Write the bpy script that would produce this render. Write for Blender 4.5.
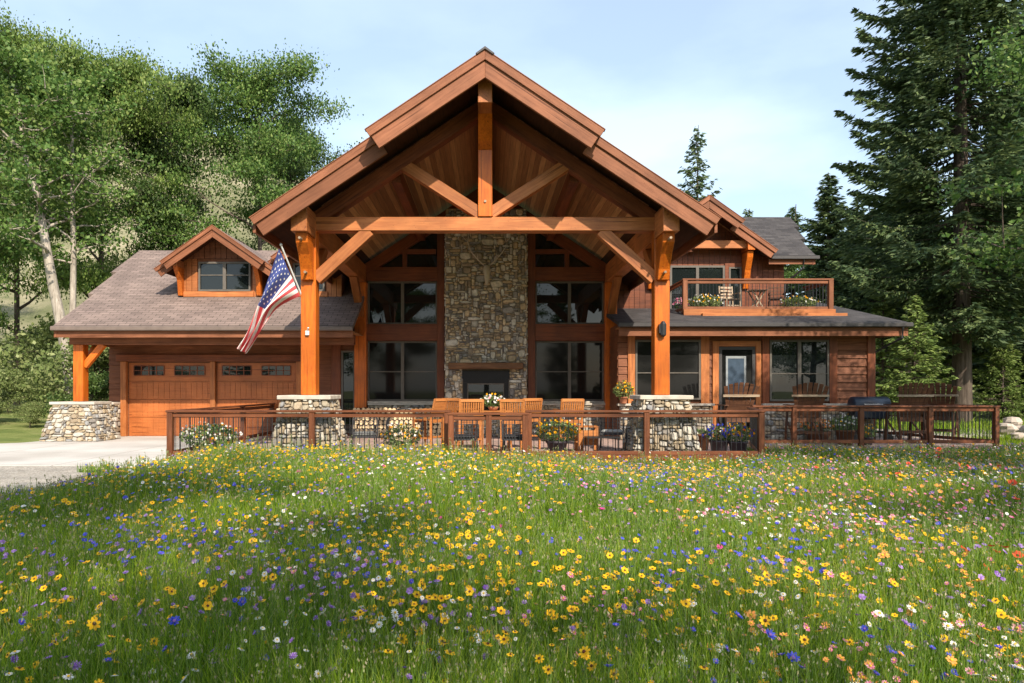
import bpy, math, random
import numpy as np
from mathutils import Vector, Matrix, Euler
random.seed(7)
RNG = np.random.default_rng(11)
for o in list(bpy.data.objects): bpy.data.objects.remove(o)
SC = bpy.context.scene
COL = SC.collection
# ------------------------------------------------------------------ camera, sky, sun, exposure
F = 720.0; EYE = 1.55
cd = bpy.data.cameras.new('camera'); cam = bpy.data.objects.new('camera', cd); COL.objects.link(cam)
cam.location = (0, 0, EYE); cam.rotation_euler = (math.radians(90), 0, 0)
cd.sensor_width = 36; cd.lens = F/1024*36
cd.shift_x = 25/1024; cd.shift_y = 46.5/1024
cd.clip_end = 3000; cd.clip_start = .05
SC.camera = cam
SUN = Vector((.40, -1, .87)).normalized()
EL = math.asin(SUN.z); ROT = math.atan2(SUN.x, SUN.y)
w = bpy.data.worlds.new('World'); SC.world = w; w.use_nodes = True
nt = w.node_tree; nt.nodes.clear()
def wn(t): return nt.nodes.new(t)
sky = wn('ShaderNodeTexSky'); sky.sky_type = 'NISHITA'; sky.sun_disc = False
sky.sun_elevation = EL; sky.sun_rotation = ROT; sky.air_density = 1.0; sky.dust_density = 1.6; sky.ozone_density = 1.2
bg = wn('ShaderNodeBackground'); bg.inputs[1].default_value = .15
out = wn('ShaderNodeOutputWorld')
tc = wn('ShaderNodeTexCoord'); mp = wn('ShaderNodeMapping'); mp.inputs['Scale'].default_value = (1, 1, 2.6)
nz = wn('ShaderNodeTexNoise'); nz.inputs['Scale'].default_value = 2.1; nz.inputs['Detail'].default_value = 6; nz.inputs['Roughness'].default_value = .5
mp.inputs['Location'].default_value = (1.7, 2.4, .9)
cr = wn('ShaderNodeValToRGB'); cr.color_ramp.elements[0].position = .45; cr.color_ramp.elements[1].position = .64
cr.color_ramp.elements[0].color = (0, 0, 0, 1); cr.color_ramp.elements[1].color = (.6, .6, .6, 1)
sx = wn('ShaderNodeSeparateXYZ'); mr = wn('ShaderNodeMapRange')
mr.inputs[1].default_value = .16; mr.inputs[2].default_value = .5; mr.inputs[3].default_value = 1; mr.inputs[4].default_value = .12
mu = wn('ShaderNodeMath'); mu.operation = 'MULTIPLY'
mx = wn('ShaderNodeMixRGB'); mx.inputs[2].default_value = (4.9, 5.8, 6.3, 1)
L = nt.links.new
L(tc.outputs['Generated'], mp.inputs[0]); L(mp.outputs[0], nz.inputs['Vector']); L(nz.outputs[0], cr.inputs[0])
L(tc.outputs['Generated'], sx.inputs[0]); L(sx.outputs['Z'], mr.inputs[0]); L(cr.outputs[0], mu.inputs[0]); L(mr.outputs[0], mu.inputs[1])
mn = wn('ShaderNodeMath'); mn.operation = 'ADD'; mn.inputs[1].default_value = .30; mn.use_clamp = True   # thin milky veil
L(mu.outputs[0], mn.inputs[0])
L(mn.outputs[0], mx.inputs[0]); L(sky.outputs[0], mx.inputs[1]); L(mx.outputs[0], bg.inputs[0]); L(bg.outputs[0], out.inputs[0])
sd = bpy.data.lights.new('sun', 'SUN'); sd.energy = 4.2; sd.angle = math.radians(.6); sd.color = (1, .90, .76)
so = bpy.data.objects.new('sun', sd); COL.objects.link(so); so.rotation_euler = SUN.to_track_quat('Z', 'Y').to_euler(); so.location = (20, -20, 30)
SC.view_settings.view_transform = 'Standard'; SC.view_settings.look = 'None'; SC.view_settings.gamma = 1
SC.view_settings.use_curve_mapping = False
SC.view_settings.exposure = .72
try:
    SC.cycles.max_bounces = 6; SC.cycles.diffuse_bounces = 3; SC.cycles.transparent_max_bounces = 8
    SC.cycles.use_denoising = True
except Exception: pass

def X(px, Y): return (px-487.0)*Y/F
def Z(py, Y): return EYE+(388.0-py)*Y/F

# ------------------------------------------------------------------ materials
MATS = {}
class NB:
    def __init__(s, name):
        s.m = bpy.data.materials.new(name); s.m.use_nodes = True; s.t = s.m.node_tree
        s.p = s.t.nodes['Principled BSDF']; s.out = s.t.nodes['Material Output']
    def n(s, t, **k):
        q = s.t.nodes.new(t)
        for a, b in k.items(): setattr(q, a, b)
        return q
    def l(s, a, b): s.t.links.new(a, b)
    def coords(s, scale=(1, 1, 1), world=False):
        c = s.n('ShaderNodeTexCoord'); m = s.n('ShaderNodeMapping'); m.inputs['Scale'].default_value = scale
        if world:
            g = s.n('ShaderNodeNewGeometry'); s.l(g.outputs['Position'], m.inputs[0])
        else:
            s.l(c.outputs['Object'], m.inputs[0])
        return m
    def noise(s, vec, sc, det=5, rough=.55):
        q = s.n('ShaderNodeTexNoise'); q.inputs['Scale'].default_value = sc; q.inputs['Detail'].default_value = det
        q.inputs['Roughness'].default_value = rough; s.l(vec, q.inputs['Vector']); return q.outputs[0]
    def ramp(s, fac, stops, interp='LINEAR'):
        q = s.n('ShaderNodeValToRGB'); e = q.color_ramp.elements; q.color_ramp.interpolation = interp
        while len(e) < len(stops): e.new(.5)
        for a, (p, c) in zip(e, stops): a.position = p; a.color = (*c, 1)
        s.l(fac, q.inputs[0]); return q.outputs[0]
    def mix(s, f, a, b, mode='MIX'):
        q = s.n('ShaderNodeMixRGB', blend_type=mode)
        for i, v in enumerate((f, a, b)):
            if hasattr(v, 'links'): s.l(v, q.inputs[i])
            elif i == 0: q.inputs[0].default_value = v
            else: q.inputs[i].default_value = (*v, 1)
        return q.outputs[0]
    def bump(s, h, st=.3, d=.02):
        q = s.n('ShaderNodeBump'); q.inputs['Strength'].default_value = st; q.inputs['Distance'].default_value = d
        s.l(h, q.inputs['Height']); s.l(q.outputs[0], s.p.inputs['Normal'])
    def done(s, col=None, rough=.6, spec=.3, key=None):
        if col is not None:
            if hasattr(col, 'links'): s.l(col, s.p.inputs['Base Color'])
            else: s.p.inputs['Base Color'].default_value = (*col, 1)
        s.p.inputs['Roughness'].default_value = rough; s.p.inputs['Specular IOR Level'].default_value = spec
        if key: MATS[key] = s.m
        return s.m
def wood(key, c, c2, rough=.45, spec=.35, ax=0, fine=1.0):
    b = NB(key); sc = [9*fine, 9*fine, 9*fine]; sc[ax] = .7*fine
    m = b.coords(tuple(sc)); oi = b.n('ShaderNodeObjectInfo')
    ad = b.n('ShaderNodeVectorMath', operation='ADD'); b.l(m.outputs[0], ad.inputs[0])
    cx = b.n('ShaderNodeCombineXYZ'); mm = b.n('ShaderNodeMath', operation='MULTIPLY'); mm.inputs[1].default_value = 37
    b.l(oi.outputs['Random'], mm.inputs[0]); b.l(mm.outputs[0], cx.inputs[0]); b.l(mm.outputs[0], cx.inputs[1]); b.l(cx.outputs[0], ad.inputs[1])
    n1 = b.noise(ad.outputs[0], 2.2, 6, .65)
    m2 = b.coords((.8, .8, .8)); ad2 = b.n('ShaderNodeVectorMath', operation='ADD'); b.l(m2.outputs[0], ad2.inputs[0]); b.l(cx.outputs[0], ad2.inputs[1])
    n2 = b.noise(ad2.outputs[0], 1.6, 3)
    col = b.ramp(n1, [(.3, c2), (.62, c)])
    br = b.ramp(n2, [(.3, (.68, .66, .62)), (.7, (1.12, 1.1, 1.08))])
    col = b.mix(1, col, br, 'MULTIPLY')
    rr = b.ramp(oi.outputs['Random'], [(0, (.82, .8, .78)), (1, (1.12, 1.1, 1.1))])
    col = b.mix(1, col, rr, 'MULTIPLY')
    sc3 = [26*fine]*3; sc3[ax] = .45*fine; m3 = b.coords(tuple(sc3)); ad3 = b.n('ShaderNodeVectorMath', operation='ADD'); b.l(m3.outputs[0], ad3.inputs[0]); b.l(cx.outputs[0], ad3.inputs[1])
    n3 = b.noise(ad3.outputs[0], 1.0, 2, .5); ck = b.ramp(n3, [(.30, (.42, .36, .30)), (.37, (1, 1, 1))]); col = b.mix(1, col, ck, 'MULTIPLY')
    vk = b.n('ShaderNodeTexVoronoi'); sck = [3.4*fine]*3; sck[ax] = 1.5*fine; mk = b.coords(tuple(sck)); adk = b.n('ShaderNodeVectorMath', operation='ADD'); b.l(mk.outputs[0], adk.inputs[0]); b.l(cx.outputs[0], adk.inputs[1]); b.l(adk.outputs[0], vk.inputs['Vector'])
    kn = b.ramp(vk.outputs['Distance'], [(.05, (.35, .27, .22)), (.12, (1, 1, 1))]); col = b.mix(.8, col, kn, 'MULTIPLY')
    b.bump(n1, .25, .008)
    return b.done(col, rough, spec, key)
wood('timber', (.64, .165, .014), (.42, .085, .008), .38, .4)
wood('timber_beam', (.50, .185, .058), (.34, .105, .030), .5)
wood('fascia', (.28, .112, .056), (.19, .070, .033), .6, .25)
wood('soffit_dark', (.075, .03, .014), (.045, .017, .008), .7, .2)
wood('dark_timber', (.22, .062, .02), (.12, .03, .01), .5)
wood('siding', (.27, .105, .050), (.15, .052, .024), .6, .25)
wood('rail_wood', (.21, .075, .032), (.11, .034, .014), .45)
wood('door_wood', (.46, .15, .042), (.38, .11, .03), .45, .35)
wood('teak', (.52, .21, .06), (.38, .13, .035), .5)
wood('weathered', (.15, .065, .032), (.065, .026, .014), .6)
wood('pale_wood', (.45, .36, .26), (.3, .22, .15), .7)
wood('bark', (.16, .13, .11), (.05, .04, .034), .95, .1, 2)
wood('pale_bark', (.50, .46, .40), (.24, .21, .18), .9, .1, 2)
# tongue and groove planks (object-space strips along local X)
b = NB('planks'); m = b.coords((1, 1, 1)); sp = b.n('ShaderNodeSeparateXYZ'); b.l(m.outputs[0], sp.inputs[0])
d = b.n('ShaderNodeMath', operation='DIVIDE'); d.inputs[1].default_value = .15; b.l(sp.outputs['Y'], d.inputs[0])
fl = b.n('ShaderNodeMath', operation='FLOOR'); b.l(d.outputs[0], fl.inputs[0]); fr = b.n('ShaderNodeMath', operation='FRACT'); b.l(d.outputs[0], fr.inputs[0])
wh = b.n('ShaderNodeTexWhiteNoise', noise_dimensions='1D'); b.l(fl.outputs[0], wh.inputs['W'])
m2 = b.coords((.5, 9, 9)); n1 = b.noise(m2.outputs[0], 2.5, 5)
col = b.ramp(wh.outputs['Value'], [(0, (.24, .105, .04)), (.5, (.38, .18, .072)), (1, (.52, .28, .12))])
col = b.mix(1, col, b.ramp(n1, [(.3, (.7, .68, .65)), (.7, (1.15, 1.12, 1.1))]), 'MULTIPLY')
gr = b.ramp(fr.outputs[0], [(0, (.25, .25, .25)), (.05, (1, 1, 1)), (.95, (1, 1, 1)), (1, (.25, .25, .25))])
col = b.mix(1, col, gr, 'MULTIPLY'); b.bump(gr, .5, .01); b.done(col, .5, .3, 'planks')
# shingles in slab-local XY
def shingles(key, c1, c2):
    b = NB(key); m = b.coords((1, 1, 1)); bt = b.n('ShaderNodeTexBrick'); b.l(m.outputs[0], bt.inputs['Vector'])
    bt.offset = .5; bt.inputs['Scale'].default_value = 1; bt.inputs['Brick Width'].default_value = .32; bt.inputs['Row Height'].default_value = .14
    bt.inputs['Mortar Size'].default_value = .008; bt.inputs['Bias'].default_value = 0
    bt.inputs['Color1'].default_value = c1; bt.inputs['Color2'].default_value = c2; bt.inputs['Mortar'].default_value = (.05, .045, .04, 1)
    n1 = b.noise(m.outputs[0], 1.1, 4); n2 = b.noise(m.outputs[0], 60, 2)
    col = b.mix(1, bt.outputs[0], b.ramp(n1, [(.3, (.82, .8, .8)), (.7, (1.15, 1.12, 1.1))]), 'MULTIPLY')
    col = b.mix(1, col, b.ramp(n2, [(.3, (.8, .8, .8)), (.7, (1.2, 1.2, 1.2))]), 'MULTIPLY')
    sp = b.n('ShaderNodeSeparateXYZ'); b.l(m.outputs[0], sp.inputs[0]); d = b.n('ShaderNodeMath', operation='DIVIDE'); d.inputs[1].default_value = .14; b.l(sp.outputs['Y'], d.inputs[0])
    fr = b.n('ShaderNodeMath', operation='FRACT'); b.l(d.outputs[0], fr.inputs[0]); iv = b.n('ShaderNodeMath', operation='SUBTRACT'); iv.inputs[0].default_value = 1; b.l(fr.outputs[0], iv.inputs[1])
    b.bump(iv.outputs[0], .8, .02); b.done(col, .9, .15, key)
shingles('shingle', (.25, .19, .165, 1), (.18, .138, .12, 1)); shingles('shingle_dark', (.085, .08, .08, 1), (.045, .043, .045, 1))
def stone(key, stops, rough=.85):
    b = NB(key); g = b.n('ShaderNodeNewGeometry'); m = b.coords((1, 1, 1))
    col = b.ramp(g.outputs['Random Per Island'], stops, 'CONSTANT')
    n1 = b.noise(m.outputs[0], 9, 5, .65); n2 = b.noise(m.outputs[0], 40, 3)
    col = b.mix(1, col, b.ramp(n1, [(.3, (.66, .65, .64)), (.7, (1.2, 1.18, 1.14))]), 'MULTIPLY')
    b.bump(n2, .5, .01); return b.done(col, rough, .2, key)
stone('fieldstone', [(0, (.52, .41, .27)), (.14, (.34, .28, .21)), (.28, (.64, .52, .36)), (.4, (.24, .225, .215)), (.52, (.50, .47, .42)), (.64, (.66, .61, .52)), (.76, (.34, .33, .32)), (.84, (.50, .38, .25)), (.92, (.68, .66, .61))])
stone('pale_stone', [(0, (.37, .32, .24)), (.15, (.47, .44, .38)), (.3, (.30, .24, .17)), (.42, (.42, .34, .24)), (.55, (.22, .20, .18)), (.66, (.50, .46, .40)), (.8, (.35, .28, .19)), (.9, (.27, .27, .27))])
stone('boulder', [(0, (.22, .24, .25)), (.4, (.33, .34, .33)), (.7, (.42, .39, .34))])
stone('pink_rock', [(0, (.42, .30, .24)), (.3, (.46, .39, .33)), (.6, (.34, .22, .16)), (.8, (.48, .42, .36))])
stone('log_bark', [(0, (.16, .10, .06)), (.5, (.24, .16, .10))])
stone('log_end', [(0, (.62, .42, .22)), (.3, (.72, .55, .34)), (.6, (.52, .33, .16)), (.8, (.70, .58, .42))])
def plain(key, c, rough=.6, spec=.3, metal=0, var=.12, sc=6):
    b = NB(key); m = b.coords(); n1 = b.noise(m.outputs[0], sc, 4)
    col = b.mix(1, c, b.ramp(n1, [(.3, (1-var,)*3), (.7, (1+var,)*3)]), 'MULTIPLY')
    b.p.inputs['Metallic'].default_value = metal; b.bump(n1, .08, .01); return b.done(col, rough, spec, key)
plain('mortar', (.27, .235, .19), .95); plain('cap_stone', (.48, .43, .36), .85, .2, 0, .2, 5)
plain('black_metal', (.018, .018, .02), .4, .5); plain('grill_paint', (.02, .028, .045), .35, .5)
plain('gutter', (.16, .12, .10), .45, .4); plain('dark_gutter', (.05, .045, .045), .5, .4)
plain('frame_taupe', (.12, .105, .088), .5); plain('frame_white', (.62, .62, .60), .5)
plain('cushion', (.30, .31, .30), .9, .1); plain('dark_wicker', (.05, .05, .055), .8)
plain('terracotta', (.42, .17, .09), .8); plain('dark_pot', (.05, .04, .05), .5); plain('brown_pot', (.16, .07, .035), .7); plain('basket', (.14, .085, .045), .9)
plain('bone', (.50, .44, .34), .7); plain('white_flag', (.80, .78, .76), .8, .1, 0, .03); plain('red_flag', (.66, .10, .11), .8, .1, 0, .05); plain('blue_flag', (.06, .08, .24), .8, .1, 0, .05)
plain('steel', (.5, .5, .5), .35, .5, .8); plain('firebox_black', (.012, .012, .013), .5); plain('cord_white', (.7, .7, .68), .5)
b = NB('glass'); m = b.coords(); 
n1 = b.noise(m.outputs[0], .7, 2); b.bump(n1, .04, .02); b.done((.010, .013, .013), .015, .5, 'glass')
b = NB('screen_glass');  b.done((.010, .010, .010), .05, .22, 'screen_glass')
b = NB('concrete'); m = b.coords(world=True); n1 = b.noise(m.outputs[0], .8, 6); n2 = b.noise(m.outputs[0], 35, 3)
col = b.mix(1, b.ramp(n1, [(.3, (.50, .47, .43)), (.7, (.62, .585, .54))]), b.ramp(n2, [(.3, (.88,)*3), (.7, (1.08,)*3)]), 'MULTIPLY'); bj = b.n('ShaderNodeTexBrick'); bj.offset = 0; b.l(m.outputs[0], bj.inputs['Vector']); bj.inputs['Scale'].default_value = 1; bj.inputs['Brick Width'].default_value = 2.9; bj.inputs['Row Height'].default_value = 2.9; bj.inputs['Mortar Size'].default_value = .014; bj.inputs['Color1'].default_value = (1, 1, 1, 1); bj.inputs['Color2'].default_value = (.93, .93, .93, 1); bj.inputs['Mortar'].default_value = (.45, .43, .4, 1)
col = b.mix(1, col, bj.outputs[0], 'MULTIPLY'); n4 = b.noise(m.outputs[0], .35, 4); col = b.mix(1, col, b.ramp(n4, [(.35, (.84, .82, .8)), (.6, (1.04, 1.04, 1.04))]), 'MULTIPLY'); b.bump(n2, .2, .01); b.done(col, .85, .2, 'concrete')
b = NB('gravel'); m = b.coords(world=True); vo = b.n('ShaderNodeTexVoronoi'); vo.inputs['Scale'].default_value = 38; b.l(m.outputs[0], vo.inputs['Vector'])
n1 = b.noise(m.outputs[0], 1.3, 5)
sp = b.n('ShaderNodeSeparateColor'); b.l(vo.outputs['Color'], sp.inputs[0])
col = b.mix(1, b.ramp(sp.outputs[0], [(0, (.26, .24, .20)), (.5, (.40, .36, .31)), (1, (.54, .50, .44))]), b.ramp(n1, [(.3, (.8, .8, .8)), (.7, (1.15, 1.12, 1.1))]), 'MULTIPLY')
b.bump(vo.outputs['Distance'], .8, .03); b.done(col, .95, .15, 'gravel')
b = NB('pavers'); m = b.coords(world=True); bt = b.n('ShaderNodeTexBrick'); b.l(m.outputs[0], bt.inputs['Vector']); bt.inputs['Scale'].default_value = 1
bt.inputs['Brick Width'].default_value = .3; bt.inputs['Row Height'].default_value = .2; bt.inputs['Mortar Size'].default_value = .008
bt.inputs['Color1'].default_value = (.45, .30, .25, 1); bt.inputs['Color2'].default_value = (.34, .25, .22, 1); bt.inputs['Mortar'].default_value = (.2, .17, .15, 1)
n1 = b.noise(m.outputs[0], 2, 5); col = b.mix(1, bt.outputs[0], b.ramp(n1, [(.3, (.8,)*3), (.7, (1.2,)*3)]), 'MULTIPLY'); b.done(col, .8, .2, 'pavers')
# terrain: meadow soil and grass low down, tan scrub and pale rock on the hill
b = NB('terrain'); m = b.coords(world=True); n1 = b.noise(m.outputs[0], .5, 8, .65); n2 = b.noise(m.outputs[0], .06, 6, .6); n3 = b.noise(m.outputs[0], 4, 5)
low = b.ramp(n1, [(.3, (.09, .13, .035)), (.5, (.17, .20, .06)), (.72, (.30, .28, .13))])
hill = b.ramp(n1, [(.32, (.08, .10, .045)), (.45, (.20, .19, .11)), (.6, (.31, .27, .18)), (.75, (.40, .35, .27))])
hill = b.mix(b.ramp(n2, [(.42, (0, 0, 0)), (.62, (.8, .8, .8))]), hill, (.10, .11, .05))
sp = b.n('ShaderNodeSeparateXYZ'); b.l(m.outputs[0], sp.inputs[0]); mr = b.n('ShaderNodeMapRange'); mr.inputs[1].default_value = .6; mr.inputs[2].default_value = 6; b.l(sp.outputs['Z'], mr.inputs[0])
col = b.mix(mr.outputs[0], low, hill); b.bump(n3, .8, .15); b.done(col, .95, .1, 'terrain')
def leafy(key, stops, trans=.3, rough=.55, patch=None, spec=.25):
    b = NB(key); g = b.n('ShaderNodeNewGeometry')
    col = b.ramp(g.outputs['Random Per Island'], stops)
    if patch:
        m = b.coords(world=True); n1 = b.noise(m.outputs[0], patch[0], 4)
        col = b.mix(1, col, b.ramp(n1, [(.32, patch[1]), (.68, patch[2])]), 'MULTIPLY')
    b.done(col, rough, spec, key)
    if trans:
        tr = b.n('ShaderNodeBsdfTranslucent'); b.l(col, tr.inputs[0]); ms = b.n('ShaderNodeMixShader'); ms.inputs[0].default_value = trans
        b.l(b.p.outputs[0], ms.inputs[1]); b.l(tr.outputs[0], ms.inputs[2]); b.l(ms.outputs[0], b.out.inputs[0])
leafy('leaf', [(0, (.045, .10, .022)), (.35, (.085, .165, .036)), (.7, (.14, .235, .055)), (1, (.25, .32, .10))], .35, .5, (.35, (.75, .78, .7), (1.2, 1.15, 1.1)))
leafy('leaf_warm', [(0, (.065, .12, .025)), (.35, (.12, .20, .04)), (.7, (.19, .27, .06)), (1, (.30, .36, .12))], .35, .5, (.35, (.75, .78, .7), (1.2, 1.15, 1.1)))
leafy('leaf_deep', [(0, (.035, .07, .018)), (.5, (.065, .115, .028)), (1, (.12, .17, .05))], .25, .5, (.35, (.75, .8, .8), (1.2, 1.15, 1.05)))
leafy('shrub_leaf', [(0, (.10, .14, .04)), (.5, (.18, .23, .07)), (1, (.30, .33, .14))], .3, .6)
leafy('needle', [(0, (.05, .085, .04)), (.5, (.09, .14, .06)), (1, (.18, .23, .09))], .25, .6, (.5, (.7, .75, .8), (1.25, 1.2, 1.05)))
leafy('needle_light', [(0, (.09, .14, .035)), (.5, (.15, .22, .05)), (1, (.24, .30, .08))], .2, .6)
leafy('grass', [(0, (.06, .13, .012)), (.3, (.15, .27, .014)), (.6, (.27, .39, .022)), (.85, (.38, .46, .04)), (1, (.50, .47, .16))], .48, .5, (.45, (.62, .78, .8), (1.2, 1.15, 1.0)))
leafy('herb', [(0, (.06, .12, .04)), (.5, (.14, .22, .07)), (.85, (.20, .28, .09)), (1, (.40, .40, .24))], .35, .55)
leafy('stem', [(0, (.08, .14, .03)), (1, (.14, .22, .05))], .1)
PET = {'yellow': [(0, (.86, .40, .010)), (1, (.92, .58, .015))], 'white': [(0, (.80, .78, .74)), (1, (.86, .84, .80))],
       'blue': [(0, (.035, .05, .42)), (.6, (.06, .09, .58)), (1, (.16, .14, .58))], 'pink': [(0, (.62, .08, .25)), (.5, (.74, .25, .38)), (1, (.80, .48, .52))],
       'lavender': [(0, (.16, .06, .34)), (.5, (.30, .16, .46)), (1, (.48, .34, .60))], 'red': [(0, (.72, .04, .02)), (1, (.82, .12, .04))],
       'orange': [(0, (.84, .28, .06)), (1, (.88, .42, .12))], 'magenta': [(0, (.62, .05, .26)), (1, (.72, .12, .36))]}
for k, v in PET.items(): leafy('petal_'+k, v, .25, .6)
plain('disc_dark', (.10, .025, .012), .8); plain('disc_yellow', (.75, .45, .03), .8)

# ------------------------------------------------------------------ mesh helpers
WM = {}
def uniq_link(o, parent, M):
    COL.objects.link(o); o.matrix_basis = M; WM[o.name] = M.copy()
    if parent is not None:
        o.parent = parent; o.matrix_parent_inverse = WM[parent.name].inverted()
def mesh_obj(name, V, Fs, mats, parent=None, M=None, smooth=False, mi=None, bevel=0):
    me = bpy.data.meshes.new(name); me.from_pydata([tuple(v) for v in V], [], Fs)
    for k in (mats if isinstance(mats, (list, tuple)) else [mats]): me.materials.append(MATS[k])
    if mi is not None: me.polygons.foreach_set('material_index', mi)
    if smooth: me.polygons.foreach_set('use_smooth', [True]*len(me.polygons))
    me.update()
    o = bpy.data.objects.new(name, me); uniq_link(o, parent, M or Matrix.Identity(4))
    if bevel:
        bm = o.modifiers.new('bevel', 'BEVEL'); bm.width = bevel; bm.segments = 1
    return o
def np_mesh(name, V, Q, mats, mi=None, smooth=False):
    """V (n,3) floats, Q (m,k) ints"""
    me = bpy.data.meshes.new(name); k = Q.shape[1]
    me.vertices.add(len(V)); me.vertices.foreach_set('co', np.ascontiguousarray(V, dtype=np.float32).ravel())
    me.loops.add(Q.size); me.loops.foreach_set('vertex_index', np.ascontiguousarray(Q, dtype=np.int32).ravel())
    me.polygons.add(len(Q)); me.polygons.foreach_set('loop_start', np.arange(0, Q.size, k, dtype=np.int32))
    try: me.polygons.foreach_set('loop_total', np.full(len(Q), k, dtype=np.int32))
    except Exception: pass
    for q in mats: me.materials.append(MATS[q])
    if mi is not None: me.polygons.foreach_set('material_index', np.ascontiguousarray(mi, dtype=np.int32))
    if smooth: me.polygons.foreach_set('use_smooth', np.ones(len(Q), dtype=bool))
    me.update(calc_edges=True); return me
def frame(O, U, V):
    U = Vector(U).normalized(); V = Vector(V); N = U.cross(V).normalized(); V = N.cross(U)
    return Matrix(((U.x, V.x, N.x, O[0]), (U.y, V.y, N.y, O[1]), (U.z, V.z, N.z, O[2]), (0, 0, 0, 1)))
def prism(name, O, U, V, poly, t0, t1, mat, parent=None, bevel=0):
    n = len(poly); A = sum(poly[i][0]*poly[(i+1) % n][1]-poly[(i+1) % n][0]*poly[i][1] for i in range(n))
    if A < 0: poly = poly[::-1]
    vs = [(a, b_, t0) for a, b_ in poly]+[(a, b_, t1) for a, b_ in poly]
    fs = [tuple(range(n))[::-1], tuple(range(n, 2*n))]+[(i, (i+1) % n, n+(i+1) % n, n+i) for i in range(n)]
    return mesh_obj(name, vs, fs, mat, parent, frame(O, U, V), bevel=bevel)
def beam(name, p0, p1, w_, h_, mat, parent=None, up=(0, 0, 1), bevel=.008):
    """w_ across, h_ along up"""
    p0 = Vector(p0); p1 = Vector(p1); U = p1-p0; ln = U.length; U.normalize(); up = Vector(up)
    if abs(U.dot(up)) > .98: up = Vector((0, 1, 0))
    S = up.cross(U).normalized(); T = U.cross(S)
    M = Matrix(((U.x, S.x, T.x, p0.x), (U.y, S.y, T.y, p0.y), (U.z, S.z, T.z, p0.z), (0, 0, 0, 1)))
    vs = [(a, b_, c) for a in (0, ln) for b_ in (-w_/2, w_/2) for c in (-h_/2, h_/2)]
    fs = [(0, 1, 3, 2), (4, 6, 7, 5), (0, 4, 5, 1), (2, 3, 7, 6), (0, 2, 6, 4), (1, 5, 7, 3)]
    return mesh_obj(name, vs, fs, mat, parent, M, bevel=bevel)
def box(name, x0, x1, y0, y1, z0, z1, mat, parent=None, bevel=0):
    dx, dy, dz = x1-x0, y1-y0, z1-z0; cx, cy, cz = (x0+x1)/2, (y0+y1)/2, (z0+z1)/2
    if dx >= dy and dx >= dz: return beam(name, (x0, cy, cz), (x1, cy, cz), dy, dz, mat, parent, bevel=bevel)
    if dy >= dz: return beam(name, (cx, y0, cz), (cx, y1, cz), dx, dz, mat, parent, bevel=bevel)
    return beam(name, (cx, cy, z0), (cx, cy, z1), dx, dy, mat, parent, up=(0, 1, 0), bevel=bevel)
class MB:
    def __init__(s): s.v = []; s.f = []; s.m = []; s.mats = []; s.cur = 0
    def mat(s, k):
        if k not in s.mats: s.mats.append(k)
        s.cur = s.mats.index(k); return s
    def add(s, vs, fs):
        n = len(s.v); s.v += [tuple(v) for v in vs]; s.f += [tuple(i+n for i in f) for f in fs]; s.m += [s.cur]*len(fs); return s
    def box(s, x0, x1, y0, y1, z0, z1):
        return s.add([(a, b_, c) for a in (x0, x1) for b_ in (y0, y1) for c in (z0, z1)], [(0, 1, 3, 2), (4, 6, 7, 5), (0, 4, 5, 1), (2, 3, 7, 6), (0, 2, 6, 4), (1, 5, 7, 3)])
    def bar(s, p0, p1, w_, h_, up=(0, 0, 1)):
        p0 = Vector(p0); p1 = Vector(p1); U = (p1-p0).normalized(); up = Vector(up)
        if abs(U.dot(up)) > .98: up = Vector((0, 1, 0))
        S = up.cross(U).normalized(); T = U.cross(S)
        return s.add([p+S*a*w_/2+T*c*h_/2 for p in (p0, p1) for a in (-1, 1) for c in (-1, 1)], [(0, 1, 3, 2), (4, 6, 7, 5), (0, 4, 5, 1), (2, 3, 7, 6), (0, 2, 6, 4), (1, 5, 7, 3)])
    def tube(s, pts, rad, n=8, cap=True):
        pts = [Vector(p) for p in pts]; rad = rad if isinstance(rad, (list, tuple)) else [rad]*len(pts); vs = []; fs = []
        for i, p in enumerate(pts):
            U = (pts[min(i+1, len(pts)-1)]-pts[max(i-1, 0)]).normalized()
            A = Vector((0, 0, 1)) if abs(U.z) < .9 else Vector((1, 0, 0)); S = A.cross(U).normalized(); T = U.cross(S)
            for j in range(n):
                a = 2*math.pi*j/n; vs.append(p+(S*math.cos(a)+T*math.sin(a))*rad[i])
        for i in range(len(pts)-1):
            for j in range(n): fs.append((i*n+j, i*n+(j+1) % n, (i+1)*n+(j+1) % n, (i+1)*n+j))
        if cap: fs += [tuple(range(n))[::-1], tuple(range((len(pts)-1)*n, len(pts)*n))]
        return s.add(vs, fs)
    def lathe(s, prof, n=16, c=(0, 0, 0)):
        vs = [(c[0]+r*math.cos(2*math.pi*j/n), c[1]+r*math.sin(2*math.pi*j/n), c[2]+z) for r, z in prof for j in range(n)]
        fs = [(i*n+j, i*n+(j+1) % n, (i+1)*n+(j+1) % n, (i+1)*n+j) for i in range(len(prof)-1) for j in range(n)]
        fs += [tuple(range(n))[::-1], tuple(range((len(prof)-1)*n, len(prof)*n))]
        return s.add(vs, fs)
    def arr(s, V, Q):
        return s.add(V.tolist(), [tuple(q) for q in Q.tolist()])
    def build(s, name, parent=None, M=None, smooth=False, bevel=0, label=None):
        o = mesh_obj(name, s.v, s.f, s.mats, parent, M, smooth, s.m, bevel)
        if label: o['label'] = label
        return o
def tag(o, label=None, cat=None, group=None, kind=None):
    if label: o['label'] = label
    if cat: o['category'] = cat
    if group: o['group'] = group
    if kind: o['kind'] = kind
    return o
def empty(name, loc=(0, 0, 0), rz=0):
    o = bpy.data.objects.new(name, None); o.empty_display_size = .2
    uniq_link(o, None, Matrix.Translation(loc) @ Matrix.Rotation(rz, 4, 'Z')); return o
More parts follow.
